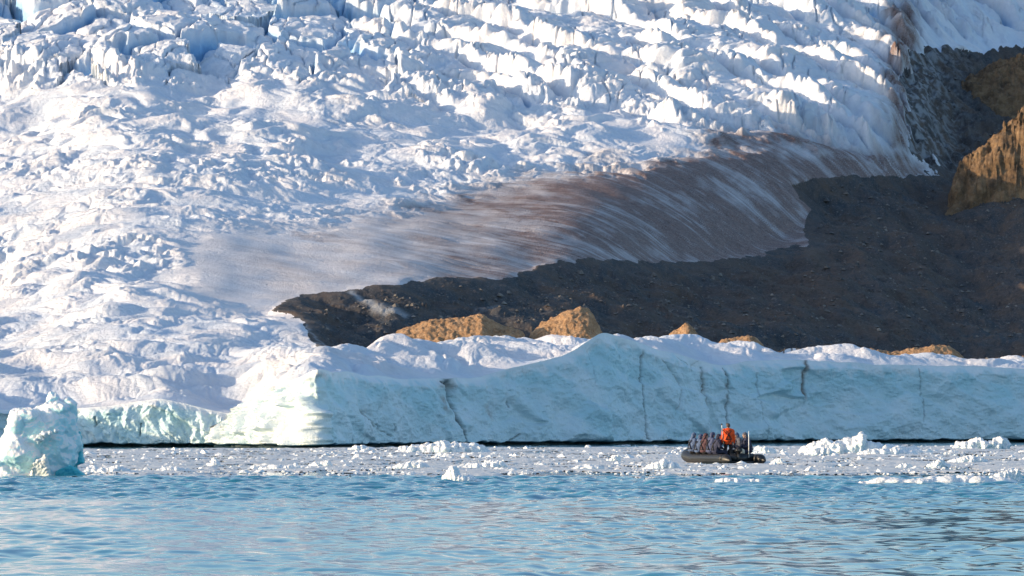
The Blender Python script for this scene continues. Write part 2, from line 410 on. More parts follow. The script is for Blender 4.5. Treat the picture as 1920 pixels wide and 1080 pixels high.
Vc = np.stack([Xc, Yc, Zc], -1).reshape(-1, 3)
# exposed, bubble-free glacier ice (blue) on fresh breaks, white crust elsewhere
foot_band = sstep(.29, .19, Zc + .13 * perlin(U / 1.6, U * 0, 69) + .05 * perlin(U / .4, U * 0, 67))  # near-black colour band along the cliff foot, at the notch

V = np.stack([Xg, Yg + Yd, Z], -1).reshape(-1, 3)
quads = grid_quads(NTR, nc)
mq = (mor.ravel()[quads] > .5).mean(1) > .5
# blue ice in the crevasse walls of the icefall
blue = np.clip(ser * ((1 - serR) * (crev + .55 * (1 - sstep(.1, .45, ed)) * (1 - hr)) + serR * crevR), 0, 1)
blue = np.maximum(blue, .25 * (1 - H1 * 2).clip(0, 1) * (1 - smoothzone))
dirt = smoothzone * (.25 + .75 * np.maximum(sstep(0, 260, dd_), sstep(450, 850, CXg)))
dirtR = dirt * (.36 + .64 * sstep(480, 1350, CXg + 70 * wob + .25 * (480 - ROW))) * (.55 + .45 * sstep(250, 400, ROW + 160 * sstep(1050, 1400, CXg)))
patch = fbm(Xg / 7, Yg / 16, 4, 83) * .5 + .5
streak = np.clip(.62 + .17 * st3 + .34 * perlin(sa / 18, sbw / .9, 84) + .24 * fbm(Xg / 2.0, Yg / 3.5, 4, 97) + .38 * perlin(sa / 26, sbw / 3.0, 85) - .5 * sstep(.93, .99, st1) * (perlin(sa / 10, sbw / 3, 96) > 0), 0, 1)
dirtA = np.clip(dirtR * (.62 + .6 * patch + .7 * (streak - .5)), 0, 1)
# thin dark dust band along the ice margin and the brown folds on the slope
for pl, w, a in (([(590,436),(640,446),(700,470),(780,475),(860,480)], 16, .35), ([(880,372),(960,405),(1040,412),(1100,420)], 15, 1.0), ([(560,440),(640,452),(720,478),(800,490)], 14, .5), ([(1000,440),(1150,452),(1300,440),(1440,430)], 9, .7), ([(760,500),(900,470),(1050,462)], 8, .45), ([(1280,375),(1380,372),(1500,365)], 10, .6),
                 ([(1100,285),(1300,330),(1450,350),(1520,320)], 16, .35), ([(940,520),(1000,500),(1120,488),(1260,488),(1360,484),(1440,470)], 9, .7), ([(1480,335),(1560,325),(1700,325)], 14, .7),
                 ([(1440,470),(1510,462),(1495,425),(1512,395),(1490,360)], 12, .8), ([(1350,260),(1500,262),(1650,300),(1740,330)], 34, .95), ([(1500,262),(1620,280),(1720,305)], 24, .8), ([(1690,40),(1692,120),(1690,200),(1696,270)], 30, .9), ([(1150,420),(1300,410),(1430,400)], 40, .5), ([(700,430),(900,440),(1060,450)], 30, .35)):
    dl = polydist(CXg + 20 * wob, ROW + 10 * wob, pl, False, 1.6)
    dirtA = np.maximum(dirtA, np.exp(-(dl / w) ** 2) * a * (.5 + .8 * streak) * ice)
dirtA = np.clip(dirtA, 0, 1)
dust = np.clip(ice * .12 * (patch - .3) + .10 * front * patch, 0, 1)

def ice_material():
    t = NT('glacier_ice')
    d = t.attr('dirt'); b = t.attr('blue'); du = t.attr('dust')
    n1 = t.noise(1.2, 6, .6); n2 = t.noise(6, 5, .65)
    white = t.ramp(n1, [(.3, (.78, .765, .79)), (.7, (.88, .86, .875))])
    c = t.mix(t.math('MULTIPLY', b, .9), white, (.26, .54, .82))
    c = t.mix(du, c, (.50, .43, .36))
    dn = t.math('MULTIPLY', d, t.math('MULTIPLY_ADD', n2, .9), clamp=True)
    n = t.n[-1]; n.inputs[2].default_value = .55
    dc = t.ramp(n1, [(.3, (.115, .062, .048)), (.7, (.24, .135, .10))])
    c = t.mix(dn, c, dc)
    h = t.math('ADD', t.noise(2.2, 8, .68), t.math('MULTIPLY', t.noise(9, 4, .6), .3))
    return t.done(c, .62, t.bump(h, .9, .22), Specular_IOR_Level=.3)
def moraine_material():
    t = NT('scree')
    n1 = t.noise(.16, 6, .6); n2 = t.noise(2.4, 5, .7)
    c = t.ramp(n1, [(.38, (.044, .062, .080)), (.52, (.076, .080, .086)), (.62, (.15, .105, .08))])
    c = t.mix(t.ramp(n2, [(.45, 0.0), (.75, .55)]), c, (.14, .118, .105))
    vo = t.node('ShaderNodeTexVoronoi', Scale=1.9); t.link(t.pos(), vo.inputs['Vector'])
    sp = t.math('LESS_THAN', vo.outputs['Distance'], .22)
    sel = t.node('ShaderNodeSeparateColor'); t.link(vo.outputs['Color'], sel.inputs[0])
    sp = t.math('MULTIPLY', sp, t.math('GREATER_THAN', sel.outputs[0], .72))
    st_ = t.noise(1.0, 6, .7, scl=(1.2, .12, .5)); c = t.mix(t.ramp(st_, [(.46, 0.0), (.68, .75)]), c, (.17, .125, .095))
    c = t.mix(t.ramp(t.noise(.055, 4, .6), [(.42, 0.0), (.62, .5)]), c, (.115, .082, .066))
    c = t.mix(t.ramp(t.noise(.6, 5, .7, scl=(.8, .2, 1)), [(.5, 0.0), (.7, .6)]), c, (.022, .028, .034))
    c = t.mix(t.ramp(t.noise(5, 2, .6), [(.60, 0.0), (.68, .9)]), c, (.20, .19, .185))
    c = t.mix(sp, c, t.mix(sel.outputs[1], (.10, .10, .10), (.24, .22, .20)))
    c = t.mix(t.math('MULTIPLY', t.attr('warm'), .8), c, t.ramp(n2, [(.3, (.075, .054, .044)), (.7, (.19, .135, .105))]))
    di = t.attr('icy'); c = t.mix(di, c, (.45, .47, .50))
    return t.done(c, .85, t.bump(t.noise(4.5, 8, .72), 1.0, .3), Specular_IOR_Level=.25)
def cliff_material():
    t = NT('cliff_ice')
    cr = t.attr('crack'); td = t.attr('foot_band'); bl = t.attr('blue')
    n1 = t.noise(.28, 5, .55); n2 = t.noise(1.6, 6, .6); n3 = t.noise(1.0, 5, .6, scl=(.35, .35, 2.2))
    c = t.ramp(n1, [(.3, (.57, .74, .77)), (.5, (.66, .79, .81)), (.7, (.78, .84, .85))])
    c = t.mix(t.math('MULTIPLY', bl, .75), c, (.44, .70, .75))
    c = t.mix(t.ramp(n3, [(.5, 0.0), (.72, .35)]), c, (.50, .62, .64))
    c = t.mix(t.ramp(n2, [(.66, 0.0), (.85, .22)]), c, (.42, .44, .42))
    c = t.mix(t.attr('crust'), c, (.85, .86, .85))
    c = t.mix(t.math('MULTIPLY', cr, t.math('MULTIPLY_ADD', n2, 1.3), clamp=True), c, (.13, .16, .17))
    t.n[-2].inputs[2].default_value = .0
    c = t.mix(t.attr('rust'), c, (.24, .15, .09))
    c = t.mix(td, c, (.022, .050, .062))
    h = t.math('ADD', t.noise(.9, 8, .66), t.math('MULTIPLY', t.noise(5, 5, .6), .25))
    return t.done(c, .45, t.bump(h, .8, .3), Specular_IOR_Level=.3)
M_ICE, M_MOR, M_CLIFF = ice_material(), moraine_material(), cliff_material()
at = {'dirt': dirtA, 'blue': blue, 'dust': dust}
g = sub_mesh('glacier', V, quads, ~mq, M_ICE, at); tag(g, 'white crevassed glacier sloping down to the water', kind='structure')
icy = np.zeros_like(Z)
for pl, w, a in (([(665,548),(700,565),(760,580)], 5, .8), ([(600,650),(590,625),(575,610)], 4, .5), ([(640,652),(655,640)], 5, .7), ([(905,570),(940,552)], 5, .25)):
    dl = polydist(CXg + 14 * wob, ROW + 6 * wob, pl, False, 1.6); icy = np.maximum(icy, np.exp(-(dl / w) ** 2) * a)
icy = np.maximum(icy, gul * .75 * sstep(1860, 1690, CXg) * np.clip(fbm((Xg + gy * .4) / 1.1, gy / .9, 4, 88) * 2.0 + .25, 0, 1))
icy = np.maximum(icy, .35 * np.clip(fbm(sa / 9, sbw / .7, 3, 89) - .45, 0, 1) * sstep(900, 600, CXg))
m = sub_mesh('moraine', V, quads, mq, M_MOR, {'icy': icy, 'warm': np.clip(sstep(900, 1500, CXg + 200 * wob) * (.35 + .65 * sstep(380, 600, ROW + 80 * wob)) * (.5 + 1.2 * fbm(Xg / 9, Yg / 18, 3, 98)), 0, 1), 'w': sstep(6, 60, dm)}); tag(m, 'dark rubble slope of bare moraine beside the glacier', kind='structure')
rust = np.zeros_like(Zc)
for pl, w, a in (([(1510,672),(1506,705),(1498,745)], 3.5, .7), ([(820,748),(818,765)], 6, .5), ([(900,765),(906,780)], 7, .4), ([(1352,700),(1347,760)], 3, .4), ([(1310,700),(1310,760)], 5, .35),
                 ([(452,778),(458,790)], 6, .55), ([(820,722),(835,728),(850,722)], 6, .4), ([(590,712),(600,702)], 6, .3)):
    rust = np.maximum(rust, a * np.exp(-(polydist(jx, jy, pl, False) / w) ** 2) * (.4 + .9 * np.clip(perlin(U / .25, Zc / .5, 87) + .5, 0, 1)))
crust = np.clip(sstep(.16, .02, top + .08 * fbm(U / 1.1, Zc / 1.1, 3, 90)) + .25 * spur + .5 * np.clip(boxblur(boxblur(((kcid >> 9) & 255) / 255.0, 2, 0), 2, 1) - .62, 0, 1), 0, 1)
cblue = np.clip(sstep(.55, .1, top) * .5 + .8 * np.exp(-((CXc - 670) / 60) ** 2 - ((ROWc - 715) / 30) ** 2) + .45 * np.exp(-((CXc - 1120) / 70) ** 2) * sstep(740, 640, ROWc)
                + .45 * fbm(U / 4, Zc / 2.5, 3, 86) + 1.1 * (boxblur(boxblur(((ccid >> 9) & 255) / 255.0, 2, 0), 2, 1) - .45), 0, 1)
cl = mesh_np('glacier_front', Vc, grid_quads(NV, nc), M_CLIFF, {'crack': crack, 'foot_band': foot_band, 'blue': cblue, 'crust': crust, 'rust': rust})
tag(cl, 'pale turquoise ice cliff of the glacier front above the dark waterline', kind='structure')

wv = np.empty(len(m.data.vertices), np.float32); m.data.attributes['w'].data.foreach_get('value', wv)
displace(m.data, ((2.2, .25, 'n'), (.7, .08, 'n'), (.3, .05, 'n')), 64, wv)
# ------------------------------------------------------------------ water
wc = np.concatenate([np.arange(-700, -40, 30), np.arange(-40, 1960, 3.0 / Q), np.arange(1960, 2640, 30)])
da = np.concatenate([np.arange(40, 84, 1.0), np.arange(84, 130, .11 / Q), np.arange(130, 250, .19 / Q), np.arange(250, 560, 1.2)])
WC, WD = np.meshgrid(wc, da)
WX = (WC - 960) / F * WD; WY = WD
wj = 1 + .35 * fbm(WX / 9, WY / 16, 3, 101)
chop = sstep(158, 172, WD + 4 * perlin(WX / 7, WX * 0, 106)) * sstep(232, 219, WD + 4 * perlin(WX / 6, WX * 0 + 3, 107))
calm = sstep(219, 236, WD)
ww = WY + .5 * perlin(WX / 3.5, WY / 3.5, 102)
calmp = .65 + .6 * sstep(-.25, .5, fbm(WX / 7, WY / 12, 3, 110))
wz =   .034 * perlin(WX / 2.4, ww / 3.2, 103) + 1.25 * calmp * (   .046 * perlin(WX / 1.0, ww / 1.6, 104) + .020 * perlin(WX / .42, ww / .7, 105))
wch = .095 * perlin(WX / 1.1, ww / .9, 108) + .035 * perlin(WX / .5, ww / .5, 109)
amp = (1 - .85 * calm) * wj
WZ = wz * amp + wch * (chop * 1.0 + .16 * (1 - calm))
t = NT('sea_water')
n = t.noise(3.0, 4, .6, scl=(.35, 1, 1))
M_WATER = t.done((.020, .19, .275), .03, t.bump(n, .3, .02), IOR=1.33)
wo = mesh_np('water', np.stack([WX, WY, WZ], -1).reshape(-1, 3), grid_quads(len(da), len(wc)), M_WATER)
tag(wo, 'blue rippled fjord water in front of the glacier', kind='structure')
M_DEEP = NT('deep_water').done((.012, .07, .12), .1, IOR=1.33)
S = 3000.0
sb_ = mesh_np('seabed_water', np.array([[-S, -S, -.55], [S, -S, -.55], [S, S, -.55], [-S, S, -.55]]), np.array([[0, 1, 2, 3]]), M_DEEP)
sb_.name = 'sea'; tag(sb_, 'wide dark blue sea around the fjord', kind='structure')
# ------------------------------------------------------------------ floating ice
_TMP = bpy.data.collections.new('build'); COL.children.link(_TMP)
def remeshed(bm, voxel, smooth_it=0):
    """one closed skin round everything in bm"""
    me = bpy.data.meshes.new('t'); bm.to_mesh(me); bm.free()
    o = bpy.data.objects.new('t', me); _TMP.objects.link(o)
    r = o.modifiers.new('r', 'REMESH'); r.mode = 'VOXEL'; r.voxel_size = voxel
    if smooth_it:
        s = o.modifiers.new('s', 'SMOOTH'); s.iterations = smooth_it; s.factor = .5
    dg = bpy.context.evaluated_depsgraph_get(); dg.update()
    out = bpy.data.meshes.new_from_object(o.evaluated_get(dg))
    bpy.data.objects.remove(o); bpy.data.meshes.remove(me)
    out.polygons.foreach_set('use_smooth', np.ones(len(out.polygons), bool))
    return out
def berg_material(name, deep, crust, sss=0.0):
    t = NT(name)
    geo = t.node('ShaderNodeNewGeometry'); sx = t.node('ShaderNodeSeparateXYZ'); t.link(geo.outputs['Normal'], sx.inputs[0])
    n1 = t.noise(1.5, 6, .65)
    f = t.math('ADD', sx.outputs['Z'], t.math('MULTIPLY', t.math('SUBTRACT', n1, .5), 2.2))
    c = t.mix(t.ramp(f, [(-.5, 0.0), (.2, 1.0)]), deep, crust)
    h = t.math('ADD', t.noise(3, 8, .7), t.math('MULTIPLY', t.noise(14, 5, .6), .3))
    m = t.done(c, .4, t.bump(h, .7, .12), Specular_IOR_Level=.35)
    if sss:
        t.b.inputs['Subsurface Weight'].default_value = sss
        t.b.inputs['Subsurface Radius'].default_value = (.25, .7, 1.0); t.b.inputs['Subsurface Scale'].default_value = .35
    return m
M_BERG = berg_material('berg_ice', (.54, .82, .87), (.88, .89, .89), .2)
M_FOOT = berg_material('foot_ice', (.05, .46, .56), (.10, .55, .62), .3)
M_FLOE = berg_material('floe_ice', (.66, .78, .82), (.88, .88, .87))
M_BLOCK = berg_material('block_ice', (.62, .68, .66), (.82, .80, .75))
def add_ell(bm, c, r, rot=0.0, sub=3):
    m = Matrix.Translation(c) @ Matrix.Rotation(rot, 4, 'Y') @ Matrix.Diagonal((*r, 1))
    bmesh.ops.create_icosphere(bm, subdivisions=sub, radius=1, matrix=m)
def link_mesh(name, me, mat, parent=None, loc=None):
    me.name = name; me.materials.clear(); me.materials.append(mat)
    o = bpy.data.objects.new(name, me); COL.objects.link(o)
    if parent: o.parent = parent
    if loc is not None: o.location = loc
    return o
# --- the iceberg at the left edge
BD = dist_at(892); PM = F / BD
def P(x, row, y=0.0): return Vector(((x - 65) / PM, y, (892 - row) / PM))
ib = bpy.data.objects.new('iceberg', None); COL.objects.link(ib); ib.location = (px(65, BD), BD + 1.2, 0)
tag(ib, 'tall sculpted iceberg, white on top and turquoise below, floating before the glacier', 'iceberg')
bm = bmesh.new()
for x, r, rx, ry, y, dp in ((30,850,52,50,0,1.5),(60,815,52,48,.2,1.4),(85,800,48,42,.3,1.2),(108,795,34,46,.4,1.0),(95,840,40,60,.3,1.2),(20,900,60,40,0,1.6),(70,890,55,30,.2,1.3),
                          (-15,870,45,50,.2,1.5),(30,800,24,28,-.3,.9),(50,784,24,17,-.2,.9),(100,772,26,24,.2,.7),(92,755,11,22,.2,.4),(100,746,8,14,.2,.35),(128,765,14,20,.3,.5),(122,752,9,10,.25,.35),
                          (134,757,7,10,.3,.3),(122,820,19,36,.5,.7),(70,776,18,10,-.1,.6),(110,768,20,12,0,.6),(85,765,10,12,.1,.4),(12,815,12,22,-.2,.7)):
    add_ell(bm, P(x, r, y), (rx / PM, dp, ry / PM))
me = remeshed(bm, .035, 3)
displace(me, ((1.1, .28, 'n'), (.6, -.08, 'billow'), (.27, -.045, 'billow'), (.12, .03, 'n'), (.06, .015, 'n')), 11)
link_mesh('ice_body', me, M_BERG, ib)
def slabice(name, pts, y0, y1, mat, seed, amp=.05):
    bm = bmesh.new()
    a = [bm.verts.new(P(x, r, y0)) for x, r in pts]; b = [bm.verts.new(P(x + 1, r + 1, y1)) for x, r in pts]
    bm.faces.new(a); bm.faces.new(b[::-1]); n = len(pts)
    for i in range(n): bm.faces.new((a[i], b[i], b[(i + 1) % n], a[(i + 1) % n]))
    bmesh.ops.recalc_face_normals(bm, faces=bm.faces)
    me = remeshed(bm, .03, 3); displace(me, ((.5, amp * 2, 'n'), (.15, amp, 'billow')), seed)
    return link_mesh(name, me, mat, ib)
o = slabice('ice_foot', [(96,905),(104,884),(118,877),(130,873),(142,880),(156,891),(158,905)], -.75, .5, M_FOOT, 21, .02); o['label'] = 'bright turquoise underwater foot of the iceberg'
o = slabice('ice_fin', [(122,890),(126,862),(136,835),(143,806),(147,835),(146,850),(151,868),(136,873),(140,890)], .5, 1.1, M_FOOT, 22, .03); o['label'] = 'thin pale green fin behind the iceberg'
o = slabice('ice_block', [(58,905),(60,880),(66,868),(78,860),(86,852),(92,866),(94,888),(92,905)], -1.75, -1.2, M_BLOCK, 23, .05); o['label'] = 'rough white block leaning on the iceberg'
def snowlump(pts, seed):
    bm = bmesh.new()
    for x, r, s in pts: add_ell(bm, P(x, r, -1.12), (s / PM, .2, s * .8 / PM))
    me = remeshed(bm, .025, 1); displace(me, ((.2, .08, 'billow'), (.08, .03, 'n')), seed)
    link_mesh('snow_clump', me, M_FLOE, ib)
snowlump([(68,824,5),(76,818,6),(84,814,7),(92,812,6),(72,828,4),(80,824,5),(106,808,5)], 31)

# --- floes drawn one by one: (first column, last column, water row, top profile, label)
def floe(prof, wrow, label, seed, deep=.8, rough=1.0, name='ice_floe', lump=1.0):
    d = dist_at(wrow); pm = F / d; p = np.array(prof, float); x0, x1 = p[0, 0], p[-1, 0]; xc = (x0 + x1) / 2
    bm = bmesh.new(); rr = random.Random(seed); L = (x1 - x0) / pm
    dep = min(.5 * L, .45 + .25 * L) * deep
    step = max(4.0, (x1 - x0) / 26)
    for x in np.arange(x0 + step * .5, x1, step):
        h = (wrow - np.interp(x, p[:, 0], p[:, 1])) / pm
        u = (x - xc) / (x1 - x0) * 2; dd = dep * math.sqrt(max(.1, 1 - u * u))
        for q in range(2):
            s = rr.uniform(.55, 1.0) if q else 1.0
            add_ell(bm, Vector(((x + rr.uniform(-1, 1) * step * .3 - xc) / pm, rr.uniform(-.5, .5) * dd, h * .25 * s)), (step * rr.uniform(1.1, 2.2) / pm, dd * rr.uniform(.4, .7), h * .75 * s + .02), rr.uniform(-.25, .25), 2)
    add_ell(bm, Vector((0, 0, -.04)), (L * .48, dep, .10), 0, 3)
    for x in np.arange(x0 + step, x1 - step * .5, step):
        h = (wrow - np.interp(x, p[:, 0], p[:, 1])) / pm
        add_ell(bm, Vector(((x - xc) / pm, 0, 0)), (step * 2.0 / pm, dep * .55, h * .72), 0, 2)
    top = (wrow - p[:, 1].min()) / pm
    vox = max(.018, min(.05, L / 110))
    me = remeshed(bm, vox, 1)
    displace(me, ((.5, .16 * min(1, top * 1.6) * rough, 'n'), (.25, .11 * min(1, top * 1.6) * rough, 'n'), (.14, .045 * min(1, top * 2) * rough, 'billow'), (.06, .022, 'n')), seed)
    o = link_mesh(name, me, M_FLOE, None, (px(xc, d), d, 0))
    return tag(o, label, name.replace('_', ' '), 'large ice floes in the brash')
floe([(748,846),(760,838),(785,834),(815,830),(838,828),(862,833),(880,832),(895,832),(906,838),(914,846)], 849, 'long lumpy white floe just under the split in the ice wall', 41)
floe([(828,902),(836,896),(841,884),(845,874),(852,875),(858,886),(868,894),(884,893),(896,898),(906,903)], 904, 'white floe with a leaning pointed tip and a low tail in open water', 42, .8, .5, 'bergy_bit')
floe([(1340,905),(1346,898),(1365,896),(1385,897),(1395,900),(1425,898),(1431,905)], 907, 'flat white floe in open water below the boat', 43, .7, .5)
floe([(1620,905),(1635,899),(1660,896),(1685,897),(1700,901),(1720,899),(1750,895),(1790,891),(1830,893),(1870,897),(1895,900),(1900,905)], 907, 'very long low rubbly floe in open water near the right edge', 44, .5, .7)
floe([(1852,902),(1862,893),(1875,886),(1892,881),(1909,879),(1912,890),(1913,905)], 906, 'upright white wedge of ice at the end of the long low floe', 45, .5, .3, 'bergy_bit')
floe([(1505,846),(1512,836),(1525,829),(1545,823),(1556,826),(1565,829),(1580,822),(1597,821),(1606,812),(1613,809),(1621,815),(1628,828),(1650,834),(1672,836),(1700,838),(1720,841),(1742,848)], 850, 'biggest heaped pile of white ice right of the boat', 46, .7)
floe([(1512,850),(1522,841),(1540,838),(1556,840),(1566,852)], 854, 'smooth white slab in front of the biggest ice pile', 47, .7, .4)
floe([(1612,850),(1625,842),(1655,842),(1690,841),(1712,846),(1718,851)], 853, 'low white floe before the tail of the biggest ice pile', 48, .6)
floe([(1790,838),(1796,828),(1812,829),(1825,823),(1838,819),(1850,826),(1862,823),(1880,819),(1888,825),(1891,838)], 842, 'white rubbly ice lump under the cliff near the right edge', 49)
floe([(1412,846),(1420,838),(1432,836),(1446,838),(1452,846)], 852, 'heap of white rubble ice just right of the boat stern', 50)
floe([(160,884),(166,875),(174,873),(184,880),(200,877),(220,874),(238,879),(252,884)], 886, 'double peaked white floe beside the iceberg foot', 51)
floe([(297,881),(306,877),(330,876),(350,879),(354,882)], 884, 'thin flat white floe right of the iceberg', 52, .6, .4)
floe([(656,842),(664,836),(678,835),(690,839),(694,843)], 845, 'small white floe left of the long lumpy one', 53)
floe([(740,875),(754,868),(770,865),(790,867),(802,872)], 878, 'mid sized white floe left of the leaning pointed floe', 54)
floe([(868,875),(880,869),(900,871),(920,864),(940,864),(950,875)], 878, 'string of white lumps behind the leaning pointed floe', 55)
floe([(1078,878),(1086,872),(1110,870),(1130,874),(1132,879)], 881, 'flat white floe midway between pointed floe and boat', 56, .6, .4)
floe([(1208,877),(1220,868),(1240,863),(1262,866),(1276,877)], 880, 'rounded pale floe touching the bow of the boat', 57)
floe([(1143,862),(1150,857),(1157,852),(1161,863)], 865, 'small pointed white ice tooth left of the boat', 58, .8, .5, 'bergy_bit')
floe([(1452,867),(1457,859),(1464,860),(1468,868)], 870, 'small upright white ice tooth right of the boat', 59, .8, .5, 'bergy_bit')
floe([(1782,863),(1800,857),(1820,854),(1840,856),(1848,865)], 868, 'broken white floe below the right hand rubbly lump', 60)
floe([(1744,872),(1754,864),(1765,862),(1778,874)], 877, 'white domed lump in the brash between the two right hand floes', 61)
floe([(1684,874),(1692,869),(1702,870),(1708,876)], 878, 'small white domed floe below the big ice pile', 62)
floe([(584,872),(592,864),(604,868),(612,863),(622,872)], 875, 'white floe with two rounded humps left of the middle', 63)
floe([(490,878),(510,871),(535,874),(556,869),(562,879)], 881, 'ragged string of white ice between iceberg and two humped floe', 64, .6)
floe([(386,872),(396,868),(400,861),(408,868),(414,873)], 875, 'white floe with one small sharp peak right of the iceberg', 65)
# --- small lumps: six shapes, copied about
lib = []
for k in range(6):
    bm = bmesh.new(); rr = random.Random(300 + k)
    for q in range(5): add_ell(bm, Vector((rr.uniform(-.32, .32), rr.uniform(-.3, .3), rr.uniform(-.02, .08))), (rr.uniform(.12, .28), rr.uniform(.15, .3), rr.uniform(.06, .24)), rr.uniform(-.5, .5), 2)
    me = remeshed(bm, .03, 1); displace(me, ((.3, .12, 'n'), (.14, .07, 'billow'), (.06, .03, 'n')), 310 + k); me.name = 'ice_lump'; me.materials.clear(); me.materials.append(M_FLOE)
    lib.append(bpy.data.objects.new('ice_lump', me))
for k in range(130):
    row = 845 + 45 * rng.random() ** 1.3; x = rng.uniform(150 if row < 890 else 180, 1925); d = dist_at(row)
    if 1275 < x < 1442 and row > 846: continue
    o = lib[k % 6].copy() if k >= 6 else lib[k]
    COL.objects.link(o)
    wpx = 5 + 20 * rng.random() ** 2.2; s = wpx / F * d
    o.location = (px(x, d), d, -.01); o.scale = (s, s * rng.uniform(.7, 1.4), s * rng.uniform(.25, .8)); o.rotation_euler = (0, 0, rng.uniform(0, 6.28))
    tag(o, 'small white ice lump drifting in the grey brash', 'ice lump', 'small ice lumps drifting in the brash')
# --- the brash itself: thousands of crumbs, and the slush they float in
oct_ = np.array([[1,0,0],[.6,.8,.1],[-.3,.95,0],[-1,.1,0],[-.5,-.85,.1],[.5,-.9,0],[.35,.3,.75],[-.4,.25,.9],[0,-.4,.7],[0,0,-.4]], float)
of = np.array([[0,1,6],[1,2,6],[2,7,6],[2,3,7],[3,4,7],[4,8,7],[4,5,8],[5,0,8],[0,6,8],[6,7,8],[1,0,9],[2,1,9],[3,2,9],[4,3,9],[5,4,9],[0,5,9]])
N = 8000
x = rng.uniform(60, 1990, N); rtop = HOR + F * HC / (396 + .024 * (x - 150)); row = rtop + (891.5 - rtop) * rng.random(N); cl_ = fbm(x / 90, row / 7, 3, 331) + .25 * perlin(x / 300, row / 12, 335)
kk = cl_ > rng.uniform(-.5, .6, N); row, x = row[kk], x[kk]; N = len(row); d = F * HC / (row - HOR)
sz = np.exp(rng.normal(-2.55, .55, N)).clip(.03, .3) * (1 + .3 * (d > 300))
V_ = oct_[None] * (1 + rng.uniform(-.3, .3, (N, 10, 3))); a = rng.uniform(0, 6.28, N)
ca, sa_ = np.cos(a)[:, None], np.sin(a)[:, None]
hx, hy = V_[..., 0] * sz[:, None], V_[..., 1] * sz[:, None] * rng.uniform(.5, 1, N)[:, None]
VB = np.stack([((x - 960) / F * d)[:, None] + hx * ca - hy * sa_, d[:, None] + hx * sa_ + hy * ca, V_[..., 2] * sz[:, None] * rng.uniform(.25, .7, N)[:, None] + .01], -1).reshape(-1, 3)
TB = (of[None] + (np.arange(N) * 10)[:, None, None]).reshape(-1, 3)
o = mesh_np('brash_ice', VB, TB, M_FLOE, smooth=False); tag(o, 'countless white crumbs of brash ice on the grey slush', 'brash ice', kind='stuff')
sc_ = np.arange(-160, 2100, 2.5 / Q); sdd = np.concatenate([np.arange(214, 300, .3), np.arange(300, 455, .5)])
SC, SDm = np.meshgrid(sc_, sdd); SX = (SC - 960) / F * SDm
sn = fbm(SX / 3.5, SDm / 9, 4, 341) + .5 * fbm(SX / .8, SDm / 1.6, 3, 342)
far = 398 + .024 * (SC - 150) + 3 * perlin(SX / 2, SX * 0, 343)
wsh = SDm + 16 * perlin(SX / 6, SDm / 40, 346) + 6 * perlin(SX / 1.5, SDm / 12, 347)
keep = sn * 1.15 + 1.3 * sstep(224, 244, wsh) - 1.4 * sstep(-5, 8, SDm - far) - .86 + .35 * np.exp(-((SDm - 224) / 3) ** 2)
SZ_ = .016 + .035 * np.abs(perlin(SX / .5, SDm / .7, 344)) + .02 * np.abs(perlin(SX / .18, SDm / .25, 345)) + .05 * np.clip(sn, 0, 1) * np.clip(keep, 0, 1)
t = NT('slush')
cc_ = t.ramp(t.noise(.5, 6, .65, scl=(1, .4, 1)), [(.3, (.46, .51, .53)), (.48, (.64, .63, .61)), (.7, (.80, .77, .74))])
M_SLUSH = t.done(cc_, .45, t.bump(t.noise(7, 6, .7), .8, .06))
qq = grid_quads(len(sdd), len(sc_)); kq = (keep.ravel()[qq] > 0).all(1)
SZ_ = SZ_ * sstep(0, .25, keep) - .07 * sstep(.22, 0, keep)
o = sub_mesh('slush', np.stack([SX, SDm, SZ_], -1).reshape(-1, 3), qq, kq, M_SLUSH, {}); tag(o, 'grey sheet of ice slush between glacier front and open water', 'slush', kind='stuff')

# --- stones lying on the moraine
mv = np.empty(len(m.data.vertices) * 3, np.float32); m.data.vertices.foreach_get('co', mv); mv = mv.reshape(-1, 3)
ok = np.where((wv > .6) & (mv[:, 0] < 70))[0]; pick = rng.choice(ok, 5200, replace=False); P_ = mv[pick]; N = len(P_)
s_ = np.exp(rng.normal(-2.0, .5, N)).clip(.05, .55); a = rng.uniform(0, 6.28, N); ca, sa2 = np.cos(a)[:, None], np.sin(a)[:, None]
V_ = oct_[None] * (1 + rng.uniform(-.35, .35, (N, 10, 3))); hx, hy = V_[..., 0] * s_[:, None], V_[..., 1] * s_[:, None] * .8
VB = np.stack([P_[:, :1] + hx * ca - hy * sa2, P_[:, 1:2] + hx * sa2 + hy * ca, P_[:, 2:] + V_[..., 2] * s_[:, None] * .8], -1).reshape(-1, 3)
TB = (of[None] + (np.arange(N) * 10)[:, None, None]).reshape(-1, 3)
t = NT('moraine_stone')
M_STONE = t.done(t.ramp(t.noise(.9, 3, .6), [(.35, (.06, .062, .066)), (.5, (.12, .105, .095)), (.68, (.26, .23, .20))]), .85)
o = mesh_np('rubble', VB, TB, M_STONE, smooth=False); tag(o, 'countless loose stones strewn over the dark moraine', 'rubble', kind='stuff')
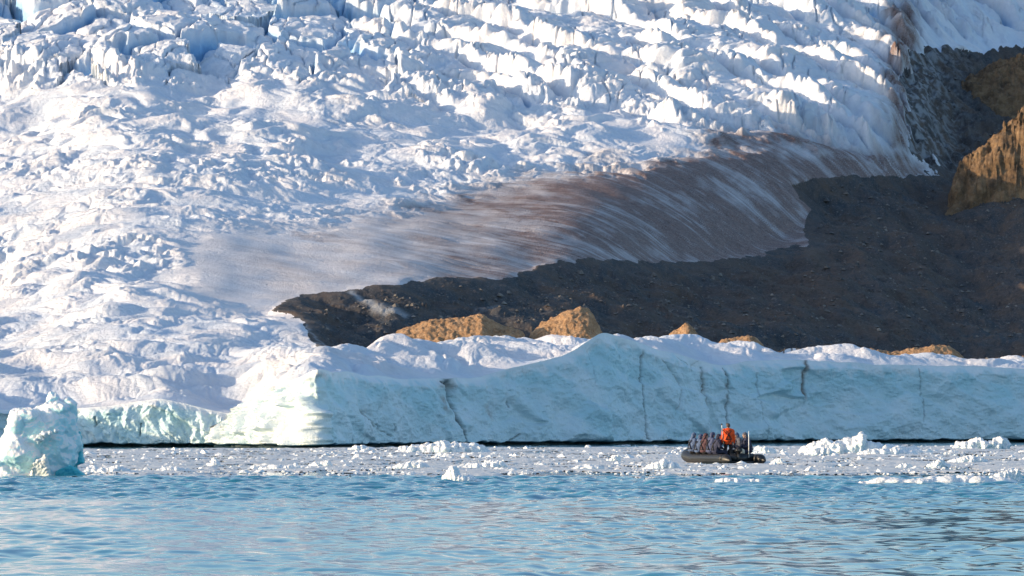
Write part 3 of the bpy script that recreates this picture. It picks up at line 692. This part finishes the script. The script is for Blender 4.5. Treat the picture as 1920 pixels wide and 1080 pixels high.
# ------------------------------------------------------------------ tan gravel mounds catching the sun
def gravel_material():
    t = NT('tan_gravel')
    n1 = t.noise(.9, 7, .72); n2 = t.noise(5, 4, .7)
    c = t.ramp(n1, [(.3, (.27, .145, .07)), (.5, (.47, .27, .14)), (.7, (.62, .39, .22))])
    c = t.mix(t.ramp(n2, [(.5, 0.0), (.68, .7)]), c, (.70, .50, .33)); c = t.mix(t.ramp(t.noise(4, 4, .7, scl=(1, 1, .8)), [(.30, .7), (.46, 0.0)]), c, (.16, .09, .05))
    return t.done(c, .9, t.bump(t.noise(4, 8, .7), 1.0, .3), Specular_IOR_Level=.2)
M_GRAVEL = gravel_material()  # tan gravel, coloured lighter than the shaded moraine so the crests look sunlit
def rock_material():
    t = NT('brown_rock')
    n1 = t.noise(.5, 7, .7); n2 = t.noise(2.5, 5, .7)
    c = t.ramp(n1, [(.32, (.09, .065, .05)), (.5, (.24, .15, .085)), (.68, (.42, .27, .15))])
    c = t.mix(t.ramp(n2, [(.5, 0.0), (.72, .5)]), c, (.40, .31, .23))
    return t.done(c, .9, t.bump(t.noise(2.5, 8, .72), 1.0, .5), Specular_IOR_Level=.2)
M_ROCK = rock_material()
def mound(name, crest, d, foot, depth, label, seed, sink=1.2, rough=1.0):
    cs = np.array(crest, float); x0, x1 = cs[0, 0] - 25, cs[-1, 0] + 25
    cc = np.arange(x0, x1, 1.6); dd = np.arange(d - 3.2 * depth, d + 3.2 * depth, .14)
    C, D = np.meshgrid(cc, dd); X = (C - 960) / F * D
    xr = np.interp(cc, cs[:, 0], cs[:, 1], left=foot + 40, right=foot + 40)
    xr = boxblur(boxblur(xr, 3, 0), 3, 0)
    H = rz(xr, d)[None, :] - rz(foot, d)
    w = np.clip(1 - np.abs((D - d) / (depth * 2.2)) ** 1.6, 0, 1)
    n = .55 * (billow(X / 1.6, D / 2.4, 4, seed) - .45) + .25 * fbm(X / .4, D / .5, 4, seed + 3)
    g1, _, gid, _, _ = worley(X / .5, D / .7, seed + 5)
    n = n + .5 * np.maximum(.4 - g1, 0) * ((gid & 3) == 0)
    Zm = rz(foot, d) - sink + (H + sink) * w + n * np.clip(H, 0, 1.4 * rough) * (.22 if rough == 1 else .5)
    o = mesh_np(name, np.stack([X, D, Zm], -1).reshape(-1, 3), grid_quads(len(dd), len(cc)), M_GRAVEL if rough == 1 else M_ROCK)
    displace(o.data, ((1.8 * rough, .08 * rough ** 2.8, 'billow'), (.7 * rough, .05 * rough ** 2, 'billow'), (.3, .06, 'n'), (.15, .04, 'n')), seed)
    return tag(o, label, kind='structure')
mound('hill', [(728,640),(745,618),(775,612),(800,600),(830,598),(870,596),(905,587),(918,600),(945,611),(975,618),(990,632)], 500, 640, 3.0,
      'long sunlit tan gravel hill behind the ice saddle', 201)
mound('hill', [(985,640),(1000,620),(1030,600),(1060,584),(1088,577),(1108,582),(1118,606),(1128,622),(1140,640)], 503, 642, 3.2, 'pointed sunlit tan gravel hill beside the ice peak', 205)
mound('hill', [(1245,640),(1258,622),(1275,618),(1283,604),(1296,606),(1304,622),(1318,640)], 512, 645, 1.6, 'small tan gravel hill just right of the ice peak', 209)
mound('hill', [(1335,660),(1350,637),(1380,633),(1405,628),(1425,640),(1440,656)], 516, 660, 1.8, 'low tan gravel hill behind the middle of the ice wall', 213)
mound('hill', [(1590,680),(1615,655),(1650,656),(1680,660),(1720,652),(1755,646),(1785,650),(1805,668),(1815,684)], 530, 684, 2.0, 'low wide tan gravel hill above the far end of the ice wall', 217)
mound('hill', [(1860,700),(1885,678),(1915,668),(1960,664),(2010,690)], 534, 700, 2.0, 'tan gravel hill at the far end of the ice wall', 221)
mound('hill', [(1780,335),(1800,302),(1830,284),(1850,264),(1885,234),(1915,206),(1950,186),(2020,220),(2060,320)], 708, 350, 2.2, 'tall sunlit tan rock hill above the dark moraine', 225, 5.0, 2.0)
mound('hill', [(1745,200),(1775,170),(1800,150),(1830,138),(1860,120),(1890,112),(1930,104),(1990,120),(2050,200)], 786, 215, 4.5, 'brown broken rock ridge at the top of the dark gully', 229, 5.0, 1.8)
# ------------------------------------------------------------------ inflatable boat and its people
def plain(name, col, rough=.6, bump=None, var=.25, **kw):
    t = NT(name); n = t.noise(6, 5, .6)
    c = t.ramp(n, [(.3, tuple(v * (1 - var) for v in col)), (.7, tuple(min(1, v * (1 + var)) for v in col))])
    return t.done(c, rough, t.bump(t.noise(bump[0], 4, .6), .6, bump[1]) if bump else None, **kw)
M_RUB = plain('black_rubber', (.017, .016, .016), .45); M_TAN = plain('tan_rubber', (.36, .27, .17), .5); M_FLOOR = plain('boat_floor', (.10, .10, .10), .7)
M_BLK = plain('black_paint', (.012, .012, .013), .35); M_WHT = plain('white_paint', (.8, .8, .78), .4); M_STEEL = plain('gun_steel', (.30, .28, .26), .35)
M_WOOD = plain('dark_wood', (.05, .03, .02), .5); M_ROPE = plain('black_rope', (.03, .03, .03), .8); M_CREAM = plain('cream_canvas', (.62, .56, .44), .8, (30, .01))
M_SKIN = plain('skin', (.52, .33, .24), .5); M_EYE = plain('eye', (.03, .02, .02), .2); M_HAIR = plain('hair', (.06, .04, .03), .7)
FAB = lambda n, c: plain(n, c, .8, (14, .03), .3)
M_LAV = FAB('lavender_fabric', (.055, .070, .145)); M_BLU = FAB('pale_blue_fabric', (.065, .105, .20)); M_MAR = FAB('maroon_fabric', (.075, .032, .04)); M_NAV = FAB('navy_fabric', (.022, .026, .06))
M_GRY = FAB('grey_fabric', (.09, .095, .125)); M_ORG = FAB('orange_fabric', (.80, .085, .008)); M_DRK = FAB('black_fabric', (.014, .014, .018)); M_HAT = FAB('brown_wool', (.09, .06, .05)); M_STRAP = FAB('black_webbing', (.010, .010, .012))
def tube(path, radii, mat, name, parent, seg=14, cap=True):
    pts = [Vector(p) for p in path]; n = len(pts); rings = []
    up = Vector((0, 0, 1)); bm = bmesh.new()
    for i, p in enumerate(pts):
        t_ = (pts[min(i + 1, n - 1)] - pts[max(i - 1, 0)]).normalized()
        a = t_.cross(up)
        a = a.normalized() if a.length > 1e-4 else t_.cross(Vector((1, 0, 0))).normalized()
        b = a.cross(t_).normalized(); r = radii[i] if hasattr(radii, '__len__') else radii
        rings.append([bm.verts.new(p + (a * math.cos(k * 2 * math.pi / seg) + b * math.sin(k * 2 * math.pi / seg)) * r) for k in range(seg)])
    for i in range(n - 1):
        for k in range(seg): bm.faces.new((rings[i][k], rings[i][(k + 1) % seg], rings[i + 1][(k + 1) % seg], rings[i + 1][k]))
    if cap: bm.faces.new(rings[0]); bm.faces.new(rings[-1])
    bmesh.ops.recalc_face_normals(bm, faces=bm.faces)
    return from_bm(bm, name, mat, parent)
def from_bm(bm, name, mat, parent, smooth=True):
    me = bpy.data.meshes.new(name); bm.to_mesh(me); bm.free()
    me.polygons.foreach_set('use_smooth', np.full(len(me.polygons), smooth, bool))
    me.materials.append(mat); o = bpy.data.objects.new(name, me); COL.objects.link(o)
    if parent: o.parent = parent
    return o
_ICO = {}
for _k in (1, 2):
    _b = bmesh.new(); bmesh.ops.create_icosphere(_b, subdivisions=_k, radius=1); _ICO[_k] = [v.co.copy() for v in _b.verts]; _b.free()
def hull(bm, spheres, sub=2):
    t_ = bmesh.new()
    for c, r in spheres:
        rr = r if hasattr(r, '__len__') else (r, r, r); c = Vector(c)
        for p in _ICO[sub]: t_.verts.new((c.x + p.x * rr[0], c.y + p.y * rr[1], c.z + p.z * rr[2]))
    q = bmesh.ops.convex_hull(t_, input=t_.verts[:])
    bmesh.ops.delete(t_, geom=[v for v in t_.verts if not v.link_faces], context='VERTS')
    bmesh.ops.recalc_face_normals(t_, faces=t_.faces)
    me = bpy.data.meshes.new('h'); t_.to_mesh(me); t_.free(); bm.from_mesh(me); bpy.data.meshes.remove(me)
def box(c, s, mat, name, parent, bev=.01, rot=None):
    bm = bmesh.new(); bmesh.ops.create_cube(bm, size=1, matrix=Matrix.Translation(c) @ (rot or Matrix()) @ Matrix.Diagonal((*s, 1)))
    bmesh.ops.bevel(bm, geom=bm.edges[:], offset=bev, segments=2, affect='EDGES')
    return from_bm(bm, name, mat, parent)
BOATD = 283.0; TH = math.radians(23)
boat = bpy.data.objects.new('inflatable_boat', None); COL.objects.link(boat)
boat.location = (px(1393, BOATD), BOATD, 0); boat.rotation_euler = (0, 0, math.pi / 2 + TH)
tag(boat, 'black inflatable boat full of people floating before the glacier front', 'boat')
# pontoon: port cone, along the side, round the raised bow and back
side = [(x, .92, .22 + max(0, (x - 3.2)) ** 2 * .05) for x in np.linspace(0, 4.2, 14)]
bowc = [(4.2 + 1.25 * math.sin(a), .92 * math.cos(a), .27 + .22 * math.sin(a)) for a in np.linspace(.25, math.pi / 2, 7)]
half = side + bowc; path = half + [(x, -y, z) for x, y, z in half[-2::-1]]
tube(path, .25, M_RUB, 'pontoon', boat, 20)
for s in (1, -1):
    o = tube([(.01, .92 * s, .22), (-.10, .92 * s, .22), (-.30, .92 * s, .20), (-.52, .92 * s, .17), (-.58, .92 * s, .165)], [.252, .245, .17, .07, .03], M_RUB, 'tube_cone', boat, 18)
    tube([(x, 1.175 * s, .24) for x in np.linspace(.0, 3.6, 12)], .03, M_RUB, 'rub_strake', boat, 8)
    rope = [(x, (.92 + .17) * s, .41 - .035 * abs(math.sin(x * math.pi / .8))) for x in np.linspace(.3, 3.6, 34)]
    tube(rope, .012, M_ROPE, 'grab_line', boat, 6)
box((2.2, 0, .09), (4.3, 1.25, .05), M_FLOOR, 'floor', boat)
box((.12, 0, .26), (.06, 1.25, .46), M_BLK, 'transom', boat)
mot = box((-.10, .28, .66), (.42, .30, .32), M_BLK, 'outboard_motor', boat, .09)
box((-.12, .28, .28), (.14, .12, .6), M_BLK, 'motor_leg', mot, .03); box((-.2, .28, .02), (.3, .16, .02), M_BLK, 'cavitation_plate', mot, .008)
tube([(.1, .28, .68), (.35, .27, .74), (.62, .25, .78)], .018, M_BLK, 'tiller', mot, 8)
tube([(.10, -.36, .30), (.10, -.36, 1.58)], .022, M_WHT, 'light_pole', boat, 8)
box((.55, -.1, .22), (.42, .34, .22), M_BLK, 'fuel_tank', boat, .05)
def seat_world(bx, by, z): return boat.matrix_basis @ Vector((bx, by, z))
bpy.context.view_layer.update()
# --- people
def hand(bm, wrist, dirv, palm_n, side, s=1.0):
    """palm, four fingers of different length bent at the knuckles, thumb leaving the side of the palm"""
    d = Vector(dirv).normalized(); n = (Vector(palm_n) - d * Vector(palm_n).dot(d)).normalized(); w = d.cross(n).normalized() * side
    W = Vector(wrist); k = W + d * .085
    hull(bm, [(W, .024 * s), (k + w * .03, .016 * s), (k - w * .03, .015 * s)], 2)
    for j, L in enumerate((.068, .078, .072, .056)):
        a = k + w * (.032 - .0215 * j); b = a + (d * .92 + n * .30).normalized() * L * .5; c = b + (d * .62 + n * .78).normalized() * L * .5
        hull(bm, [(a, .0098 * s), (b, .0090 * s)], 1); hull(bm, [(b, .0090 * s), (c, .0075 * s)], 1)
    a = W + d * .03 + w * .028; b = a + (d * .6 + w * .7 + n * .2).normalized() * .04; c = b + (d * .85 + w * .1 + n * .45).normalized() * .032
    hull(bm, [(a, .0125 * s), (b, .0105 * s)], 1); hull(bm, [(b, .0105 * s), (c, .0085 * s)], 1)
def head_(bm, c, f):
    """head centre c, facing f"""
    f = Vector(f).normalized(); r = f.cross(Vector((0, 0, 1))).normalized(); u = r.cross(f); c = Vector(c)
    hull(bm, [(c + u * .03 - f * .012, (.078, .078, .085)), (c + u * .045 + f * .02, .07), (c - u * .06 + f * .035, .045), (c - u * .085 + f * .055, .026)], 2)
    hull(bm, [(c + f * .088 + u * .012, .009), (c + f * .108 - u * .022, .013), (c + f * .088 - u * .03, .014)], 1)
    hull(bm, [(c + f * .082 - u * .058 + r * .018, .010), (c + f * .082 - u * .058 - r * .018, .010)], 1)
    for s in (1, -1):
        hull(bm, [(c + r * .082 * s + u * .01 - f * .005, (.010, .018, .028)), (c + r * .078 * s - u * .02, .012)], 1)
        hull(bm, [(c + f * .078 + u * .028 + r * .04 * s, .012), (c + f * .085 + u * .03 + r * .012 * s, .011)], 1)
    return f, r, u
def person(loc, rotz, kind, label, jacket, trousers, hat, seed, lean=0.0, twist=0.0, size=1.0, hood=True, arms=None):
    e = bpy.data.objects.new('person', None); COL.objects.link(e); e.location = loc; e.rotation_euler = (0, 0, rotz); e.scale = (size * (1.09 if kind == 'sit' else 1.0),) * 3
    tag(e, label, 'person')
    rr = random.Random(seed)
    if kind == 'sit':
        hip = .10; H = lambda s: Vector((.10 * s, .02, hip)); K = lambda s: Vector((.13 * s, .44, hip + .02)); A = lambda s: Vector((.14 * s, .46, -.37)); T = lambda s: Vector((.15 * s, .62, -.41))
    else:
        hip = .90; H = lambda s: Vector((.10 * s, 0, hip)); K = lambda s: Vector((.13 * s, .03, .50)); A = lambda s: Vector((.15 * s, -.02, .09)); T = lambda s: Vector((.17 * s, .15, .04))
    sp = Vector((0, lean, 1)).normalized(); base = Vector((0, 0, hip)); chest = base + sp * .36; neck = base + sp * .54; hc = neck + sp * .155 + Vector((0, .02, 0))
    S = lambda s: base + sp * .485 + Vector((.185 * s, 0, 0))
    if kind == 'sit':
        E = lambda s: Vector((.265 * s, .06 + lean * .3, hip + .24)); Wd = lambda s: Vector((.13 * s, .28, hip + .17)); hd = lambda s: Vector((-.5 * s, .8, -.15)); pn = Vector((0, 0, -1))
    else:
        E = lambda s: S(s) + Vector((.07 * s, -.02, -.29)); Wd = lambda s: S(s) + Vector((.10 * s, .06, -.53)); hd = lambda s: Vector((0, .12, -1)); pn = None
    if arms: E, Wd, hd = arms(S, E, Wd, hd)
    face = Vector((math.sin(twist), math.cos(twist), -.08 if kind == 'sit' else -.05))
    PN = lambda s: pn if pn is not None else Vector((-s, 0, 0))
    # body: one skin
    bm = bmesh.new()
    hull(bm, [(base, (.15, .10, .10)), (base + sp * .2, (.13, .09, .1))]); hull(bm, [(base + sp * .2, (.13, .09, .1)), (chest, (.15, .10, .12)), (S(1), .055), (S(-1), .055)])
    hull(bm, [(neck - sp * .06, .06), (hc - sp * .05, .052)]); f, r, u = head_(bm, hc, face)
    for s in (1, -1):
        hull(bm, [(H(s), .085), (K(s), .058)]); hull(bm, [(K(s), .055), (A(s), .038)]); hull(bm, [(A(s), .040), (T(s), .030)])
        hull(bm, [(S(s), .052), (E(s), .038)]); hull(bm, [(E(s), .038), (Wd(s), .026)]); hand(bm, Wd(s), hd(s), PN(s), -s, 1.0)
    body = link_mesh('body', remeshed(bm, .0085, 1), M_SKIN, e)
    for s in (1, -1):
        bm = bmesh.new(); bmesh.ops.create_icosphere(bm, subdivisions=2, radius=.012, matrix=Matrix.Translation(hc + f * .083 + u * .012 + r * .03 * s)); from_bm(bm, 'eye', M_EYE, body)
    # jacket, thick and padded
    bm = bmesh.new(); puff = .022
    hull(bm, [(base + sp * .02, (.235, .18, .09)), (base + sp * .22, (.225, .175, .1))]); hull(bm, [(base + sp * .20, (.225, .175, .1)), (chest, (.23, .175, .12)), (S(1) - Vector((.0, 0, 0)), .10), (S(-1) + Vector((.0, 0, 0)), .10)])
    hull(bm, [(neck - sp * .05, (.10, .095, .07)), (neck + sp * .035, (.085, .082, .03))])
    for s in (1, -1):
        hull(bm, [(S(s), .10), (E(s), .08)]); hull(bm, [(E(s), .08), (Wd(s) - (Wd(s) - E(s)).normalized() * .01, .046)])
    if kind == 'stand':
        hull(bm, [(base + sp * .02, (.19, .14, .06)), (base - sp * .10, (.19, .14, .05))])
    if hood:                                         # hood lying on the shoulders
        hull(bm, [(neck - f * .07 + u * .01 - r * .07, .055), (neck - f * .07 + u * .01 + r * .07, .055), (neck - f * .09 - u * .05, .06)])
    me = remeshed(bm, .012, 2); displace(me, ((.12, .022, 'n'), (.05, .012, 'billow')), seed)
    jk = link_mesh('jacket', me, jacket, e)
    bm = bmesh.new()
    hull(bm, [(base - sp * .02, (.175, .13, .09)), (base + sp * .05, (.17, .125, .06))])
    for s in (1, -1):
        hull(bm, [(H(s), .108), (K(s), .080)]); hull(bm, [(K(s), .080), (A(s) + Vector((0, 0, .04)), .066)])
    me = remeshed(bm, .012, 1); displace(me, ((.1, .014, 'n'),), seed + 1); link_mesh('trousers', me, trousers, e)
    for s in (1, -1):
        bm = bmesh.new(); hull(bm, [(A(s) + Vector((0, 0, .10)), .062), (A(s), .058)]); hull(bm, [(A(s) + Vector((0, -.02, -.02)), .055), (T(s), .045)])
        link_mesh('boot', remeshed(bm, .010, 1), M_BLK, e)
        bm = bmesh.new(); hand(bm, Wd(s), hd(s), PN(s), -s, 1.22); hull(bm, [(Wd(s), .034), (Wd(s) - (Wd(s) - E(s)).normalized() * .06, .04)])
        link_mesh('glove', remeshed(bm, .006, 1), M_DRK, e)
    # hat or raised hood
    bm = bmesh.new()
    hull(bm, [(hc + u * .052 - f * .012, (.098, .098, .088)), (hc + u * .01 - f * .045, (.092, .085, .085)), (hc + u * .06 + f * .03, .07)])
    if kind == 'sit': hull(bm, [(hc - u * .05 - f * .05, (.09, .08, .08)), (hc + u * .02 - f * .04, .09)])
    me = remeshed(bm, .010, 1); displace(me, ((.08, .012, 'n'),), seed + 2)
    link_mesh('hood' if kind == 'sit' else 'hat', me, hat, e)
    # lifejacket webbing over the back and shoulders
    bm = bmesh.new(); bk = .19
    Q_ = [base + sp * .46 + Vector((s * .13, -.06, .05)) for s in (1, -1)]
    for s in (1, -1):
        p0 = base + sp * .52 + Vector((.11 * s, .02, .02)); p1 = base + sp * .46 + Vector((.10 * s, -bk + .01, 0)); p2 = base + sp * .26 + Vector((-.05 * s, -bk - .005, 0)); p3 = base + sp * .08 + Vector((-.14 * s, -bk + .03, 0)); p4 = base + sp * .50 + Vector((.10 * s, .12, -.06)); p5 = base + sp * .1 + Vector((.10 * s, .15, 0))
        for a, b in ((p4, p0), (p0, p1), (p1, p2), (p2, p3), (p5, p4)): hull(bm, [(a, .021), (b, .021)], 1)
    hull(bm, [(base + sp * .1 + Vector((-.17, -.05, 0)), .022), (base + sp * .1 + Vector((-.1, -bk, 0)), .022)], 1); hull(bm, [(base + sp * .1 + Vector((-.1, -bk, 0)), .022), (base + sp * .1 + Vector((.1, -bk, 0)), .022)], 1); hull(bm, [(base + sp * .1 + Vector((.17, -.05, 0)), .022), (base + sp * .1 + Vector((.1, -bk, 0)), .022)], 1)
    link_mesh('life_vest', remeshed(bm, .011, 1), M_STRAP, e)
    return e
RB = math.pi / 2 + TH                                   # boat heading; a person's own +Y is the way they face
def on(bx, by, z): return boat.matrix_world @ Vector((bx, by, z))
inb = RB - math.pi / 2 - math.pi / 2                    # seated on the port tube facing across the boat
person(on(3.90, .90, .50), inb + .1, 'sit', 'person in a pale blue padded jacket sitting nearest the bow, back turned', M_BLU, M_DRK, M_BLU, 401, .12, .1)
person(on(3.20, .90, .47), inb - .05, 'sit', 'person in a pale blue jacket sitting second from the bow beside the maroon jacket', M_BLU, M_DRK, M_LAV, 402, .18, -.2, .97)
person(on(2.50, .90, .47), inb + .05, 'sit', 'person in a maroon jacket sitting on the tube between the blue jackets', M_MAR, M_DRK, M_MAR, 403, .10, .3)
person(on(1.80, .90, .47), inb, 'sit', 'person in a lavender jacket sitting on the tube next to the standing driver', M_LAV, M_NAV, M_LAV, 404, .14, -.1, 1.06)
person(on(1.42, .80, .45), inb - .1, 'sit', 'person in a dark navy jacket sitting hunched between the lavender jacket and the driver', M_NAV, M_NAV, M_NAV, 408, .2, .1, 1.0)
person(on(2.25, -.88, .47), inb + math.pi + .1, 'sit', 'person in a grey hooded jacket facing left on the far tube', M_GRY, M_DRK, M_BLU, 405, .2, .1, 1.05)
person(on(1.35, -.92, .47), inb + math.pi, 'sit', 'person in a navy jacket with a grey hood sitting beside the white pole', M_NAV, M_NAV, M_GRY, 406, .2, .1, 1.06)
def drv_arms(S, E, Wd, hd):
    return E, Wd, hd
drv = person(on(1.20, .22, .115), math.radians(6), 'stand', 'boat driver in a bright orange jacket and black trousers standing with back turned', M_ORG, M_DRK, M_HAT, 407, .03, .12, 1.07)
# --- rifle on the driver's back, cream backpack, rope coil on the bow
D = drv.location
rf = bpy.data.objects.new('rifle', None); COL.objects.link(rf); rf.location = (D.x - .22, D.y - .24, D.z + .78); rf.rotation_euler = (math.radians(3), math.radians(-6), 0)
tag(rf, 'long rifle slung muzzle up behind the orange jacket', 'rifle')
tube([(0, 0, .30), (0, 0, .78)], .024, M_STEEL, 'barrel', rf, 8); tube([(0, 0, .78), (0, 0, .98)], .02, M_WHT, 'barrel_lit', rf, 8); tube([(0, 0, .98), (0, 0, 1.06)], .032, M_BLK, 'muzzle', rf, 8)  # upper barrel is white: sunlight on it put into the colour
box((0, 0, .06), (.035, .06, .46), M_WOOD, 'stock', rf, .012); box((0, -.035, .24), (.03, .05, .16), M_BLK, 'receiver', rf, .008)
tube([(.01, .03, .75), (.12, .02, .62), (.30, .04, .42), (.36, .05, .2), (.20, .03, .0), (0, .02, -.12)], .018, M_STRAP, 'sling', rf, 8)
bp = bpy.data.objects.new('backpack', None); COL.objects.link(bp); bp.location = on(1.0, -.42, .115); bp.rotation_euler = (0, 0, .2)
tag(bp, 'cream backpack with dark straps standing at the feet of the seated people', 'backpack')
bm = bmesh.new(); hull(bm, [(Vector((0, 0, .15)), (.17, .12, .14)), (Vector((0, 0, .5)), (.14, .10, .12))]); hull(bm, [(Vector((0, -.10, .2)), (.12, .06, .11))])
link_mesh('bag', remeshed(bm, .012, 1), M_CREAM, bp)
for z in (.12, .26, .40): tube([(-.175, -.04, z), (-.10, -.165, z), (.10, -.165, z), (.175, -.04, z)], .012, M_STRAP, 'strap', bp, 6)
rc = bpy.data.objects.new('rope_coil', None); COL.objects.link(rc); rc.location = on(4.55, .80, .56); rc.rotation_euler = (.15, 0, .4)
tag(rc, 'black coil of rope lying on the bow tube', 'rope')
tube([((.17 - .004 * k) * math.cos(k * .5), (.13 - .003 * k) * math.sin(k * .5), .012 * (k // 12) + .02 * math.sin(k)) for k in range(38)], .022, M_ROPE, 'coil', rc, 7)
if _TMP.name in COL.children: COL.children.unlink(_TMP)
bpy.data.collections.remove(_TMP)
# ------------------------------------------------------------------ camera, sun, sky
SUN_EL, SUN_AZ = math.radians(11.5), (-.975, -.19)
cam = bpy.data.cameras.new('camera'); co = bpy.data.objects.new('camera', cam); COL.objects.link(co)
cam.sensor_width = 36; cam.lens = 36 * F / 1920; cam.shift_y = (HOR - 540) / 1920
cam.clip_start = 1; cam.clip_end = 20000
co.location = (0, 0, HC); co.rotation_euler = (math.radians(90), 0, 0); scene.camera = co
sl = bpy.data.lights.new('sun', 'SUN'); so = bpy.data.objects.new('sun', sl); COL.objects.link(so)
sl.energy = 2.9; sl.angle = math.radians(.5); sl.color = (1, .77, .50)
sv = Vector((SUN_AZ[0], SUN_AZ[1], 0)).normalized() * math.cos(SUN_EL) + Vector((0, 0, math.sin(SUN_EL)))
so.rotation_euler = (-sv).to_track_quat('-Z', 'Y').to_euler()
w = bpy.data.worlds.new('World'); scene.world = w; w.use_nodes = True
bg = w.node_tree.nodes['Background']; sky = w.node_tree.nodes.new('ShaderNodeTexSky')
sky.sky_type = 'NISHITA'; sky.ozone_density = 2.5; sky.dust_density = 1.3; sky.air_density = 1.0; sky.sun_disc = False; sky.sun_elevation = SUN_EL
sky.sun_rotation = math.atan2(sv.x, sv.y)
w.node_tree.links.new(sky.outputs[0], bg.inputs['Color']); bg.inputs['Strength'].default_value = .15
vs = scene.view_settings; vs.view_transform = 'Standard'; vs.look = 'None'; vs.exposure = .95; vs.gamma = 1
scene.cycles.max_bounces = 6
scene.cycles.use_denoising = True
